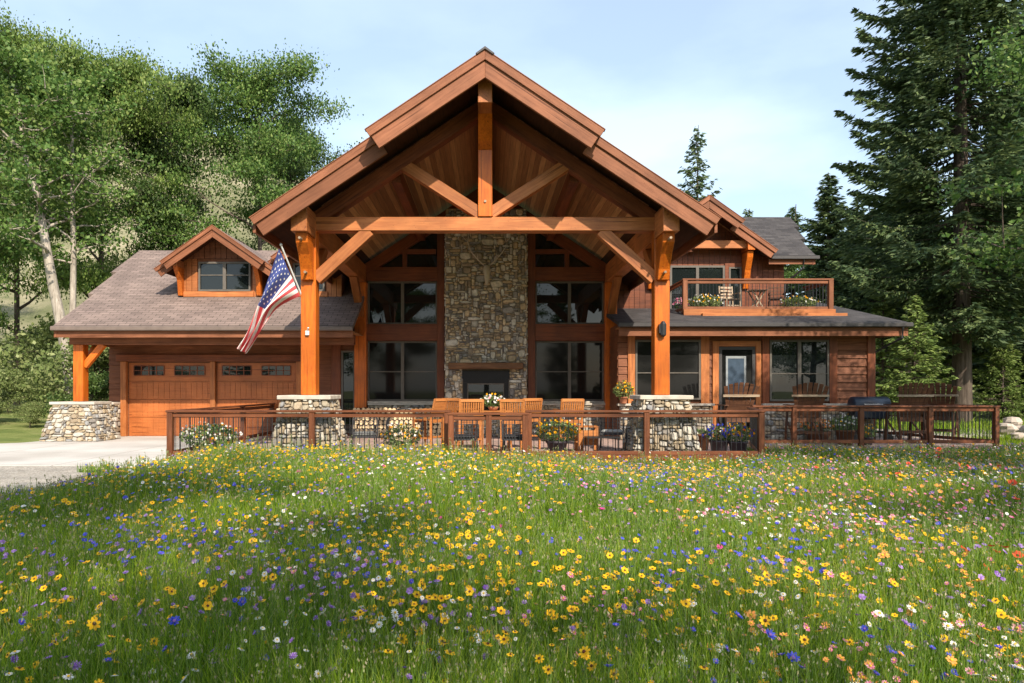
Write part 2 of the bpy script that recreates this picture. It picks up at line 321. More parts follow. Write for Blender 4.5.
def copy_tree(o, parent=None, mat=None):
    c = o.copy(); COL.objects.link(c)
    if parent is not None: c.parent = parent
    if mat is not None: c.matrix_basis = mat
    for ch in [q for q in KIDS.get(o.name, [])]: copy_tree(ch, c)
    return c
KIDS = {}
def index_kids():
    KIDS.clear()
    for q in bpy.data.objects:
        if q.parent: KIDS.setdefault(q.parent.name, []).append(q)
def TM(x, y, z, rz=0, s=1): return Matrix.Translation((x, y, z)) @ Matrix.Rotation(rz, 4, 'Z') @ Matrix.Scale(s, 4)

# stones: random rectangles packed on a grid, each becoming an irregular domed stone
def stone_pack(mb, O, U, V, N, wb, wt, H, cell=.075, seed=1, wmax=5, hmax=3, dome=.045, holes=(), top=None, loose=.13):
    r = random.Random(seed); O, U, V, N = map(Vector, (O, U, V, N)); W = max(wb, wt)
    nx = int(round(W/cell)); nz_ = int(round(H/cell)); used = [[False]*nx for _ in range(nz_)]
    for (a0, a1, c0, c1) in holes:
        for j in range(nz_):
            for i in range(nx):
                if a0 < (i+.5)*cell < a1 and c0 < (j+.5)*cell < c1: used[j][i] = True
    def ptn(a, c):
        cc = c/H; wd = wb+(wt-wb)*cc; return O+U*((a/(nx*cell)-.5)*wd)+V*c
    for j in range(nz_):
        for i in range(nx):
            if used[j][i]: continue
            w0 = r.choice([1, 2, 2, 3, 3, 4, wmax]); h0 = r.choice([1, 1, 1, 2, 2, hmax])
            if w0 == 1: h0 = min(h0, 2)
            ww = 0
            while ww < w0 and i+ww < nx and not used[j][i+ww]: ww += 1
            hh = 1
            while hh < h0 and j+hh < nz_ and not any(used[j+hh][i:i+ww]): hh += 1
            for q in range(hh):
                for k in range(ww): used[j+q][i+k] = True
            sh = r.uniform(-.25, .25)*cell
            ca = (i+ww/2)*cell; cb = (j+hh/2)*cell; ha = ww*cell/2*(1-loose/2/ww); hb = hh*cell/2*(1-loose/hh/1.2)
            if top and not top(ca-nx*cell/2, cb+hb): continue
            n = 10; ring = []
            for k in range(n):
                t = 2*math.pi*(k+.5)/n; ct, st_ = math.cos(t), math.sin(t); e = .66
                jx = r.uniform(.84, 1.14); ring.append((ca+math.copysign(abs(ct)**e, ct)*ha*jx, cb+math.copysign(abs(st_)**e, st_)*hb*r.uniform(.84, 1.16)+sh*ct))
            dp = dome*r.uniform(.5, 1.5); vs = []
            for (sc_, dd) in ((1, -.03), (1, .35), (.72, 1.0)):
                for a, c in ring: vs.append(ptn(min(max(ca+(a-ca)*sc_, 0), nx*cell), max(cb+(c-cb)*sc_, 0))+N*(dp*dd if dd > 0 else dd))
            vs.append(ptn(ca, cb)+N*dp*1.06); fs = []
            for q in range(2):
                for k in range(n): fs.append((q*n+k, q*n+(k+1) % n, (q+1)*n+(k+1) % n, (q+1)*n+k))
            for k in range(n): fs.append((2*n+k, 2*n+(k+1) % n, 3*n))
            mb.add(vs, fs)

# ------------------------------------------------------------------ terrain and surfaces
def smooth(a, b_, x):
    t = np.clip((x-a)/(b_-a), 0, 1); return t*t*(3-2*t)
def terr(x, y):
    x = np.asarray(x, float); y = np.asarray(y, float)
    px = 487+F*x/np.maximum(y, 20)
    yc = np.interp(px, [-600, -200, 0, 120, 250, 340, 480, 700, 1100, 1600], [120, 90, 100, 118, 160, 215, 300, 350, 350, 330])
    s = smooth(38, 135, y); h = s*(388-yc)*135/F
    h = h+s*(1.6*np.sin(x*.21+1.3)*np.cos(y*.17)+.8*np.sin(x*.53)*np.sin(y*.41+.6)+.5*np.sin(x*1.1+y*.9))
    base = np.where((x > -6.9), -.22, -.03)*1.0
    base = -.03-.19*smooth(-7.4, -6.6, x)*(1-smooth(19, 26, y))
    base = base+.5*smooth(-13, -30, -(-x)) if False else base
    base = base+.9*smooth(13, 34, -x)*smooth(8, 26, y)
    return base+h
xs = np.unique(np.concatenate([np.linspace(-600, -60, 28), np.linspace(-60, 60, 121), np.linspace(60, 600, 28)]))
ys = np.unique(np.concatenate([np.linspace(-300, -20, 12), np.linspace(-20, 60, 81), np.linspace(60, 200, 71), np.linspace(200, 900, 15)]))
GX, GY = np.meshgrid(xs, ys); GZ = terr(GX, GY)
Vt = np.stack([GX, GY, GZ], -1).reshape(-1, 3); nx_, ny_ = len(xs), len(ys)
ii = (np.arange(ny_-1)[:, None]*nx_+np.arange(nx_-1)[None, :]).ravel()
me = np_mesh('ground', Vt, np.stack([ii, ii+1, ii+1+nx_, ii+nx_], -1), ['terrain'], smooth=True)
g = bpy.data.objects.new('ground', me); uniq_link(g, None, Matrix.Identity(4)); tag(g, 'meadow soil rising to a tan scrubby hillside behind the trees', None, None, 'structure')
def sheet(name, pts, z, mat, lab, th=.03):
    o = prism(name, (0, 0, z), (1, 0, 0), (0, 1, 0), pts, -th, 0, mat); tag(o, lab, None, None, 'structure'); return o
sheet('gravel_road', [(-60, 3), (-7.3, 3), (-6.95, 8), (-7.1, 12), (-7.3, 14.4), (-60, 14.4)], -.01, 'gravel', 'grey gravel drive beside the meadow', .08)
sheet('driveway', [(-40, 14.4), (-6.93, 14.4), (-6.93, 23.3), (-12.3, 23.3), (-13.2, 20.4), (-15, 19.2), (-40, 18.8)], 0, 'concrete', 'pale concrete apron in front of the garage doors', .1)
sheet('patio', [(-6.9, 15.5), (5.95, 15.5), (6.85, 18.9), (14.0, 18.9), (14.0, 22), (11.6, 24), (4, 24), (-6.9, 24)], .004, 'pavers', 'reddish paver patio between the railing and the house', .24)
sheet('path', [(12, 22.2), (24, 24), (24, 27.5), (12, 26)], .06, 'gravel', 'sunny dirt path right of the house', .1)

# ------------------------------------------------------------------ house
H = empty('timber_frame_house', (0, 23, 0))
tag(H, 'timber frame lodge with a tall gabled porch, stone chimney, garage and balcony', 'house')
CX = -.04; SL = .667; ca = 1/math.sqrt(1+SL*SL); sa = SL*ca
def gable_roof(cx, zr, sl, y0, y1, half, up_half, up_y, tb=.46, side=(-1, 1), th=.16, trim_t=.17, tip_ext=.0, mat='shingle', bmat='fascia', under='planks', board_th=.07):
    """two slopes, a ridge along Y; a longer upper tier stands forward of the lower one"""
    c = 1/math.sqrt(1+sl*sl); s_ = sl*c
    for sd in side:
        U = Vector((sd*c, 0, -s_)); Nn = Vector((sd*s_, 0, c)); Lh = half/c; Lu = up_half/c
        def slab(nm, u0, u1, ya, yb, t0, t1, mm):
            # local frame: X along world Y, Y up the slope
            V2 = -U; U2 = Vector((0, 1, 0)) if sd > 0 else Vector((0, -1, 0)); O = Vector((cx, 0, zr))
            pl = [((ya if sd > 0 else -ya), -u0), ((yb if sd > 0 else -yb), -u0), ((yb if sd > 0 else -yb), -u1), ((ya if sd > 0 else -ya), -u1)]
            return prism(nm, O, U2, V2, pl, t0, t1, mm, H)
        slab('roof', 0, Lh, y0, y1, -.05, 0, mat)
        slab('roof', 0, Lu, up_y, y0-.002, -.05, 0, mat)
        yi = y0+1.25 if half > 4 else y0+.6; Li = 3.85/c if half > 4 else Lh-.4
        slab('ceiling', .13, Li, yi, y1, -th-.03, -.055, under)
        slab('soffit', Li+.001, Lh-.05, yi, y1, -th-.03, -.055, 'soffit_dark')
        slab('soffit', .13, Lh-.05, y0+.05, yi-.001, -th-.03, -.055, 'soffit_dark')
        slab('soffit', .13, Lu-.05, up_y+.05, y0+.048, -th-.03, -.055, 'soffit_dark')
        a_ = sl
        for (u0, u1, yb) in ((Lu-.12, Lh, y0), (0, Lu, up_y)):
            def bp(t0, t1, ya, yb2, nm, e0, e1):
                i0 = max(u0, 0)
                if u0 == 0: pl = [(t0*a_, -t0), (u1+e1, -t0), (u1+e1, -t1), (t1*a_, -t1)]
                else: pl = [(u0, -t0), (u1+e1, -t0), (u1+e1, -t1), (u0, -t1)]
                # local X along slope, local Y = roof normal
                V3 = Nn; N3 = U.cross(V3)
                if N3.y > 0: return prism(nm, (cx, 0, zr), U, V3, pl, ya, yb2, bmat, H, bevel=.006)
                return prism(nm, (cx, 0, zr), U, V3, pl, -yb2, -ya, bmat, H, bevel=.006)
            bp(.052, tb, yb, yb+board_th, 'bargeboard', 0, 0)
            bp(.012, trim_t, yb-.045, yb-.002, 'barge_trim', 0, .03)
            bp(-.012, .01, yb-.055, yb+.1, 'drip_edge', 0, .04)
ZR = 8.447
gable_roof(CX, ZR, SL, 15.2, 33.0, 4.94, 2.42, 14.7)
# eave fascias (along Y) of the great roof
for sd in (-1, 1):
    x = CX+sd*4.90; z = ZR-SL*4.90
    box('eave_fascia', x-.03, x+.03, 15.28, 33, z-.33, z-.03, 'fascia', H)
# ridge cap
prism('ridge_cap', (CX, 0, ZR), (1, 0, 0), (0, 0, 1), [(-.16, -.11), (0, .0), (.16, -.11), (.19, -.09), (0, .05), (-.19, -.09)], -33, -14.62, 'dark_gutter', H)
# plates, ridge beam, purlin ends
for sd in (-1, 1):
    box('wall_plate', CX+sd*4.0-.175, CX+sd*4.0+.175, 15.45, 23.15, 4.92, 5.48, 'timber_beam', H, .01)
    box('purlin', CX+sd*2.05-.11, CX+sd*2.05+.11, 16.62, 23.15, 6.28, 6.62, 'dark_timber', H, .01)
box('ridge_beam', CX-.15, CX+.15, 15.0, 23.15, 7.5, 8.06, 'timber_beam', H, .01)
def truss(y0, y1, rear=False):
    yc = (y0+y1)/2; d = y1-y0; A = 'dark_timber' if rear else 'timber_beam'
    for sd in (-1, 1):
        beam('rafter', (CX, yc, 7.93), (CX+sd*4.0, yc, 7.93-SL*4.0), d*.9, .30, 'dark_timber', H)
    return
truss(16.23, 16.57)
box('tie_beam', CX-3.83, CX+3.83, 16.24, 16.56, 5.10, 5.41, 'timber_beam', H, .01)
box('king_post', CX-.16, CX+.16, 16.20, 16.52, 5.412, 7.62, 'timber', H, .01)
for sd in (-1, 1):
    beam('truss_web', (CX+sd*.12, 16.39, 5.50), (CX+sd*1.92, 16.39, 6.66), .26, .26, 'timber_beam', H)
    beam('knee_brace', (CX+sd*3.84, 16.38, 4.02), (CX+sd*2.62, 16.38, 5.12), .24, .27, 'timber_beam', H)
    beam('knee_brace', (CX+sd*3.99, 16.56, 4.0), (CX+sd*3.99, 17.7, 4.98), .22, .25, 'timber_beam', H)
    beam('knee_brace', (CX+sd*3.99, 23.0, 3.9), (CX+sd*3.99, 21.7, 4.98), .22, .25, 'timber_beam', H)
    po = box('post', CX+sd*3.99-.17, CX+sd*3.99+.17, 16.23, 16.57, 1.39, 5.3, 'timber', H, .012)
    # corbel standing forward of the post and carrying the plate end
    cb = prism('corbel', (CX+sd*3.99+.13, 0, 0), (0, 1, 0), (0, 0, 1), [(16.225, 3.97), (16.225, 4.918), (15.62, 4.918), (15.66, 4.72), (15.86, 4.5), (16.03, 4.2), (16.1, 3.97)], -.26, 0, 'timber', H, .008)
    for zz in (4.12, 4.78):
        mb = MB().mat('pale_wood'); mb.tube([(CX+sd*3.99, 16.1-(zz-4.12)*.72, zz), (CX+sd*3.99, 15.93-(zz-4.12)*.72, zz)], .03, 8); mb.build('peg', cb)
    q = box('wall_post', CX+sd*3.99-.19, CX+sd*3.99+.19, 22.9, 23.3, 0, 4.918, 'timber', H, .01)
for zz in (5.75, 7.2):
    MB().mat('pale_wood').tube([(CX, 16.21, zz), (CX, 16.17, zz)], .03, 8).build('peg', H)
prism('king_post_pendant', (CX+.155, 0, 0), (0, 1, 0), (0, 0, 1), [(15.6, 7.5), (16.198, 7.5), (16.198, 6.9), (16.0, 7.05)], -.31, 0, 'timber', H, .006)
# porch stone piers
for sd in (-1, 1):
    x = CX+sd*3.99; mb = MB().mat('mortar')
    hb, ht, zt_ = .74, .51, 1.29
    yc = 16.4
    vs = [(x+a*hb*.95, yc+c*hb*.95, -.2) for a, c in ((-1, -1), (1, -1), (1, 1), (-1, 1))]+[(x+a*ht*.95, yc+c*ht*.95, zt_) for a, c in ((-1, -1), (1, -1), (1, 1), (-1, 1))]
    mb.add(vs, [(3, 2, 1, 0), (4, 5, 6, 7), (0, 1, 5, 4), (1, 2, 6, 5), (2, 3, 7, 6), (3, 0, 4, 7)]); mb.mat('pale_stone')
    ti = (hb-ht)/zt_
    for k, (ux, uy, nx2, ny2) in enumerate(((1, 0, 0, -1), (0, 1, 1, 0), (-1, 0, 0, 1), (0, -1, -1, 0))):
        stone_pack(mb, (x+nx2*hb*.97, yc+ny2*hb*.97, 0), (ux, uy, 0), (-nx2*ti, -ny2*ti, 1), (nx2, ny2, 0), 2*hb, 2*ht, zt_, .066, 31+k+int(10*sd), 4, 3, .06)
    pr = mb.build('stone_pier', H)
    mb = MB().mat('cap_stone'); mb.box(x-.59, x+.59, yc-.59, yc+.59, 1.292, 1.388); mb.build('cap_slab', pr, bevel=.015)
# chimney on the rear wall of the porch
mb = MB().mat('mortar'); mb.box(-1.30, 1.24, 22.74, 23.6, 0, 7.22)
mb.mat('fieldstone')
stone_pack(mb, (-.03, 22.74, 0), (1, 0, 0), (0, 0, 1), (0, -1, 0), 2.56, 2.56, 7.2, .055, 5, 7, 4, .06, holes=[(.55, 2.03, .55, 2.16)], loose=.16)
stone_pack(mb, (1.24, 22.96, 0), (0, 1, 0), (0, 0, 1), (1, 0, 0), .42, .42, 7.0, .07, 8, 5, 3, .04)
stone_pack(mb, (-1.30, 22.96, 0), (0, -1, 0), (0, 0, 1), (-1, 0, 0), .42, .42, 7.0, .07, 9, 5, 3, .04)
ch = mb.build('chimney', H)
wood('mantel_wood', (.26, .13, .06), (.12, .055, .025), .6)
box('mantel', -1.20, 1.13, 22.36, 22.74, 2.14, 2.34, 'mantel_wood', ch, .02)
mb = MB().mat('firebox_black'); mb.box(-.75, .68, 22.66, 22.735, 1.72, 2.08); mb.box(-.75, -.63, 22.66, 22.735, .56, 1.718); mb.box(.56, .68, 22.66, 22.735, .56, 1.718); mb.box(-.63, .56, 22.72, 22.736, .56, 1.72)
mb.box(-.78, .71, 22.64, 22.66, 1.84, 2.1)
fb = mb.build('firebox', ch); mb = MB().mat('glass'); mb.box(-.6, .53, 22.69, 22.70, .6, 1.7); mb.build('fire_door', ch)
mb = MB().mat('frame_taupe'); mb.box(-.62, -.59, 22.67, 22.69, .58, 1.7); mb.box(.51, .54, 22.67, 22.69, .58, 1.7); mb.box(-.59, .51, 22.67, 22.69, 1.66, 1.70); mb.build('fire_frame', ch)

def window(x0, x1, z0, z1, y, cols=2, mid=None, pane='glass', parent=H, fm='frame_taupe', trim=None, cw=.055):
    """frame proud of the wall face y (towards the camera)"""
    mb = MB().mat(fm); a = cw
    mb.box(x0, x1, y-.05, y+.06, z0, z0+a); mb.box(x0, x1, y-.05, y+.06, z1-a, z1)
    mb.box(x0, x0+a, y-.05, y+.06, z0+a, z1-a); mb.box(x1-a, x1, y-.05, y+.06, z0+a, z1-a)
    for c in range(1, cols):
        xc = x0+(x1-x0)*c/cols; mb.box(xc-.05, xc+.05, y-.055, y+.06, z0+a, z1-a)
    if mid:
        for c in range(cols):
            xa = x0+(x1-x0)*c/cols+.052; xb = x0+(x1-x0)*(c+1)/cols-.052; zc = z0+(z1-z0)*mid; mb.box(xa, xb, y-.03, y+.02, zc-.015, zc+.015)
    wo = mb.build('window', parent)
    MB().mat(pane).box(x0+.02, x1-.02, y+.0, y+.012, z0+.02, z1-.02).build('pane', wo)
    if trim:
        mb = MB().mat(trim); t = .13
        mb.box(x0-t, x0-.002, y-.035, y+.03, z0-.10, z1+t); mb.box(x1+.002, x1+t, y-.035, y+.03, z0-.10, z1+t)
        mb.box(x0-.002, x1+.002, y-.035, y+.03, z1+.002, z1+t); mb.box(x0-.002, x1+.002, y-.04, y+.03, z0-.1, z0-.002)
        mb.build('trim', wo, bevel=.005)
    return wo
# rear glazed wall of the porch
for (a, c) in ((CX-3.80, -1.60), (1.55, CX+3.80)):
    window(a, c, 1.13, 3.06, 23.22, 2, .49, 'screen_glass'); window(a, c, 3.60, 4.98, 23.22, 2, None, 'glass')
    box('beam', a-.01, c+.01, 23.0, 23.3, 3.065, 3.595, 'dark_timber', H, .008)
    box('beam', a-.01, c+.01, 23.02, 23.3, 4.985, 5.42, 'dark_timber', H, .008)
    box('window_sill', a-.0, c, 23.02, 23.2, 1.07, 1.125, 'cap_stone', H, .01)
for x0, x1 in ((-1.595, -1.36), (1.30, 1.545)):
    box('trim_post', x0, x1, 23.02, 23.28, 1.0, 6.6, 'dark_timber', H, .008)
prism('gable_window', (CX, 23.26, 0), (1, 0, 0), (0, 0, 1), [(-3.85, 5.422), (3.85, 5.422), (0.1, 7.85), (-.1, 7.85)], 0, .03, 'glass', H)
for sd in (-1, 1):
    beam('rafter', (CX, 23.13, 7.9), (CX+sd*4.0, 23.13, 7.9-SL*4.0), .22, .34, 'dark_timber', H)
    box('gable_mullion', CX+sd*2.6-.07, CX+sd*2.6+.07, 23.06, 23.24, 5.422, 6.0, 'dark_timber', H, .005)
    box('beam', CX+min(sd*1.6, sd*2.9), CX+max(sd*1.6, sd*2.9), 23.07, 23.23, 5.86, 6.0, 'dark_timber', H, .005)
# body behind (keeps light out)
box('core_wall', -4.0, 3.95, 23.32, 32.5, 0, 5.0, 'siding', H)
# stone wainscot under the windows
for x0, x1, sdn in ((-3.8, -1.36, 3), (1.3, 3.77, 4)):
    mb = MB().mat('mortar'); mb.box(x0, x1, 23.0, 23.3, 0, 1.0); mb.mat('pale_stone')
    stone_pack(mb, ((x0+x1)/2, 23.0, 0), (1, 0, 0), (0, 0, 1), (0, -1, 0), 2.42, 2.42, 1.0, .085, sdn, 4, 2, .05)
    wc = mb.build('stone_wainscot', H); MB().mat('cap_stone').box(x0, x1, 22.9, 23.19, 1.002, 1.066).build('cap_slab', wc, bevel=.01)

def lap(mb, x0, x1, z0, z1, y, step=.2, thick=.035, axis='x', sign=-1):
    z = z0
    while z < z1-.02:
        zt2 = min(z+step, z1)
        if axis == 'x':
            vs = [(x0, y, z), (x1, y, z), (x1, y+sign*thick, z), (x0, y+sign*thick, z), (x0, y, zt2), (x1, y, zt2), (x1, y+sign*.006, zt2), (x0, y+sign*.006, zt2)]
        else:
            vs = [(y, x0, z), (y, x1, z), (y+sign*thick, x1, z), (y+sign*thick, x0, z), (y, x0, zt2), (y, x1, zt2), (y+sign*.006, x1, zt2), (y+sign*.006, x0, zt2)]
        fs = [(0, 1, 2, 3), (3, 2, 6, 7), (7, 6, 5, 4), (0, 3, 7, 4), (1, 5, 6, 2)]
        mb.add(vs, fs); z += step
def vboards(mb, x0, x1, z0, z1, y, ztop=None):
    n = max(1, int(round((x1-x0)/.18))); d = (x1-x0)/n
    for i in range(n):
        a = x0+i*d; zt2 = ztop(a+d/2) if ztop else z1
        if zt2 > z0+.02: mb.box(a+.006, a+d-.006, y-.03-.008*(i % 2), y, z0, zt2)
# ---------------- garage wing
GW = 23.2
mb = MB().mat('siding')
mb.box(-12.16, -4.2, GW+.0, GW+.15, 0, 3.5); mb.box(-12.16, -12.0, GW+.15, 31.5, 0, 3.5); mb.box(-12.16, -3.9, 31.35, 31.5, 0, 3.5)
lap(mb, -12.16, -11.72, 0, 3.3, GW, .19); lap(mb, -11.72, -5.9, 2.62, 3.3, GW, .19); lap(mb, -5.9, -4.75, 0, 3.3, GW, .19)
lap(mb, GW, 31.5, 0, 3.3, -12.16, .19, .035, 'y', -1)
mb.build('wall', H, label='rusty brown lap siding around the garage doors')
# gable end infill at left
prism('gable_wall', (-12.16, 0, 0), (0, 1, 0), (0, 0, 1), [(GW, 3.4), (31.5, 3.4), (26.9, 6.4)], 0, .12, 'siding', H)
for i, (x0, x1) in enumerate(((-11.54, -8.88), (-8.70, -6.12))):
    mb = MB().mat('door_wood'); n = 4; hh = 2.36/n
    for k in range(n):
        z0 = k*hh+.006; z1 = (k+1)*hh-.006; mb.box(x0+.02, x1-.02, GW-.02, GW+.01, z0, z1)
        if k < 3:
            nb = 14; dw = (x1-x0-.2)/nb
            for j in range(nb): mb.box(x0+.1+j*dw+.006, x0+.1+(j+1)*dw-.006, GW-.03, GW-.02, z0+.03, z1-.03)
    gd = mb.build('garage_door', H, bevel=.003)
    gd['label'] = ('left', 'right')[i]+' orange brown panelled garage door with small top windows'
    for c in range(2):
        wx0 = x0+.18+c*((x1-x0)/2-.02); wx1 = wx0+(x1-x0)/2-.36
        mb = MB().mat('dark_timber'); z0 = 3*hh+.2; z1 = 3*hh+.48
        for q in range(5):
            xx = wx0+(wx1-wx0)*q/4; mb.box(xx-.014, xx+.014, GW-.045, GW-.02, z0, z1)
        mb.box(wx0, wx1, GW-.046, GW-.02, z1, z1+.025); mb.box(wx0, wx1, GW-.046, GW-.02, z0-.025, z0); mb.box(wx0, wx1, GW-.042, GW-.02, (z0+z1)/2-.01, (z0+z1)/2+.01)
        wf = mb.build('window_grille', gd); MB().mat('glass').box(wx0, wx1, GW-.03, GW-.0215, z0, z1).build('pane', gd)
for x0, x1, nm in ((-11.74, -11.56, 'door_post'), (-8.87, -8.71, 'door_post'), (-6.11, -5.93, 'door_post')):
    box(nm, x0, x1, GW-.16, GW-.03+.03, 0, 2.4, 'timber_beam', H, .01)
box('door_header', -11.9, -5.8, GW-.14, GW, 2.402, 2.62, 'dark_timber', H, .01)
window(-4.68, -4.24, .1, 2.75, GW-.03, 1, None, 'glass', trim=None)
box('corner_board', -5.0, -4.7, GW-.09, GW-.04, 0, 3.2, 'dark_timber', H, .005)
# front beam, porch post, braces
box('porch_beam', -12.4, -3.95, 21.36, 21.64, 2.84, 3.14, 'siding', H, .01)
box('porch_post', -12.28, -11.98, 21.35, 21.65, 1.15, 2.838, 'timber', H, .012)
box('porch_post', -12.45, -12.29, 21.5, 21.7, 1.15, 2.838, 'dark_timber', H, .01) if False else None
beam('knee_brace', (-12.0, 21.5, 2.2), (-11.45, 21.5, 2.86), .16, .18, 'timber', H)
beam('knee_brace', (-12.13, 21.64, 2.15), (-12.13, 22.4, 2.9), .16, .18, 'timber', H)
box('porch_beam', -12.25, -12.0, 21.645, 23.15, 2.86, 3.12, 'siding', H, .01)
mb = MB().mat('mortar'); x, yc, hb, ht, zt_ = -12.10, 21.5, .88, .62, 1.06
vs = [(x+a*hb*.95, yc+c*hb*.7, -.1) for a, c in ((-1, -1), (1, -1), (1, 1), (-1, 1))]+[(x+a*ht*.95, yc+c*ht*.7, zt_) for a, c in ((-1, -1), (1, -1), (1, 1), (-1, 1))]
mb.add(vs, [(3, 2, 1, 0), (4, 5, 6, 7), (0, 1, 5, 4), (1, 2, 6, 5), (2, 3, 7, 6), (3, 0, 4, 7)]); mb.mat('pale_stone')
stone_pack(mb, (x-.02, yc-.62, 0), (1, 0, 0), (.02, .17, 1), (0, -1, 0), 1.76, 1.22, zt_, .066, 41, 5, 2, .05)
stone_pack(mb, (x+hb*.95, yc, 0), (0, 1, 0), (-.22, 0, 1), (1, 0, 0), 1.25, .9, zt_, .066, 42, 5, 2, .05)
pr = mb.build('stone_pier', H, label='wide battered stone pier under the garage porch post')
MB().mat('cap_stone').box(x-.68, x+.64, yc-.5, yc+.5, 1.062, 1.145).build('cap_slab', pr, bevel=.012)
mb = MB().mat('mortar'); mb.box(-12.2, -11.78, 22.75, 23.15, 0, 1.02); mb.mat('pale_stone'); stone_pack(mb, (-11.99, 22.75, 0), (1, 0, 0), (0, 0, 1), (0, -1, 0), .46, .42, 1.02, .08, 43, 3, 2, .05)
stone_pack(mb, (-11.78, 22.95, 0), (0, 1, 0), (0, 0, 1), (1, 0, 0), .4, .4, 1.02, .08, 44, 3, 2, .04)
pr = mb.build('stone_pier', H, label='narrow stone pier against the garage wall'); MB().mat('cap_stone').box(-12.3, -11.74, 22.62, 23.15, 1.022, 1.10).build('cap_slab', pr, bevel=.012)
# garage roof
gs = .555; gc = 1/math.sqrt(1+gs*gs); gt = gs*gc; ZE = 3.36; YE = 20.9; RL = 6.0/gc
def shed(nm, x0, x1, ye, ze, sl, run, mat='shingle', t0=-.12, t1=0, back=False, tiers=None, parent=H):
    c = 1/math.sqrt(1+sl*sl); s_ = sl*c; Lr = run/c
    U2 = Vector((1, 0, 0)); V2 = Vector((0, c, s_))
    if tiers is None: pl = [(x0, 0), (x1, 0), (x1, Lr), (x0, Lr)]
    else: pl = tiers(Lr)
    return prism(nm, (0, ye, ze), U2, V2, pl, t0, t1, mat, parent)
shed('roof', 0, 0, YE, ZE, gs, 6, tiers=lambda R: [(-12.6, 0), (-3.9, 0), (-3.9, R), (-12.98, R), (-12.98, R*.66), (-12.78, R*.66), (-12.78, R*.36), (-12.6, R*.36)])
prism('roof', (0, YE+12, ZE), (-1, 0, 0), (0, -gc, gt), [(12.7, 0), (4, 0), (4, RL), (12.98, RL)], -.12, 0, 'shingle', H)
shed('soffit', -12.5, -3.95, YE+.03, ZE-.13, .0, 2.3, 'planks', -.03, 0)
box('gutter', -12.62, -3.88, YE-.13, YE-.0, ZE-.15, ZE-.02, 'gutter', H, .02)
box('fascia', -12.58, -3.9, YE+.01, YE+.05, ZE-.34, ZE-.125, 'fascia', H)
prism('verge_board', (-12.5, 0, 0), (0, 1, 0), (0, 0, 1), [(YE, ZE-.13), (YE+6, ZE+3.33-.13), (YE+12, ZE-.13), (YE+12, ZE-.35), (YE+6, ZE+3.33-.38), (YE, ZE-.33)], -.05, 0, 'fascia', H)
# dormers
def dormer(cx, yb, zr, half, uph, sl, wallx0, wallx1, zb, wx0, wx1, wz0, wz1, yw, roof_back, brackets=True):
    gable_roof(cx, zr, sl, yb+.22, roof_back, half, uph, yb, tb=.30, th=.1, trim_t=.11, board_th=.05)
    def ztop(x): return zr-sl*abs(x-cx)-.12
    mb = MB().mat('siding'); mb.box(wallx0, wallx1, yw+.001, yw+.12, zb, wz1+.1)
    mb.mat('timber_beam'); vboards(mb, wallx0, wx0-.05, zb, 0, yw, lambda x: min(ztop(x), wz1+.1)); vboards(mb, wx1+.05, wallx1, zb, 0, yw, lambda x: min(ztop(x), wz1+.1))
    mb.mat('siding'); vboards(mb, wallx0+.05, wallx1-.05, wz1+.1, 0, yw, ztop); mb.box(wx0-.05, wx1+.05, yw-.035, yw, zb, wz0-.04)
    mb.box(wallx0, wallx0+.1, yw+.12, yw+3, zb, wz1+.1); mb.box(wallx1-.1, wallx1, yw+.12, yw+3, zb, wz1+.1)
    dw = mb.build('dormer_wall', H)
    window(wx0, wx1, wz0, wz1, yw-.03, 2, .55, 'glass', fm='frame_taupe')
    box('dormer_sill', wallx0+.1, wx1+.1, yw-.1, yw-.001, zb+.02, wz0-.01, 'timber_beam', H, .006)
    if brackets:
        for sd in (-1, 1):
            xb = cx+sd*(half-.62); zz = ztop(xb)-.22
            box('outrigger', xb-.09, xb+.09, yb+.12, yw-.03, zz-.02, zz+.2, 'timber_beam', H, .008)
            prism('bracket', (xb+.07, 0, 0), (0, 1, 0), (0, 0, 1), [(yw-.03, zb+.05), (yw-.03, zz-.022), (yb+.2, zz-.022), (yb+.3, zz-.15), (yw-.25, zz-.4), (yw-.16, zb+.05)], -.14, 0, 'timber', H, .006)
dormer(-8.45, 22.15, 6.56, 1.86, 1.58, .70, -9.72, -7.18, 4.42, -9.15, -7.50, 4.62, 5.55, 22.9, 26.6)
dormer(-5.62, 22.15, 6.30, 1.16, 1.0, .70, -6.45, -4.62, 4.42, -6.15, -5.15, 4.62, 5.5, 22.9, 26.6, False)

# ---------------- right wing
RW = 21.5
mb = MB().mat('siding'); mb.box(3.92, 11.5, RW, RW+.15, 0, 3.45); mb.box(11.35, 11.5, RW+.15, 30, 0, 3.45); mb.box(3.92, 4.07, RW+.15, 22.88, 0, 3.45)
lap(mb, 3.92, 4.2, 1.0, 3.2, RW, .24); lap(mb, 10.4, 11.42, 1.0, 3.2, RW, .24, .05); lap(mb, 8.1, 8.28, 1.0, 3.2, RW, .24); lap(mb, 6.5, 6.72, .0, 3.2, RW, .24)
lap(mb, RW, 30, 0, 3.3, 11.5, .24, .035, 'y', 1)
lap(mb, RW+.0, 22.85, 0, 3.3, 3.92, .24, .03, 'y', -1)
mb.build('wall', H, label='rusty brown lap siding of the right wing')
window(4.42, 6.36, 1.20, 2.98, RW-.03, 2, .45, 'screen_glass', trim=None); window(8.42, 10.18, 1.16, 2.98, RW-.03, 2, .45, 'glass', trim=None)
box('window_trim', 4.2, 4.41, RW-.07, RW-.001, 1.0, 3.15, 'timber_beam', H, .006); box('window_trim', 6.37, 6.62, RW-.07, RW-.036, 1.0, 3.15, 'timber_beam', H, .006)
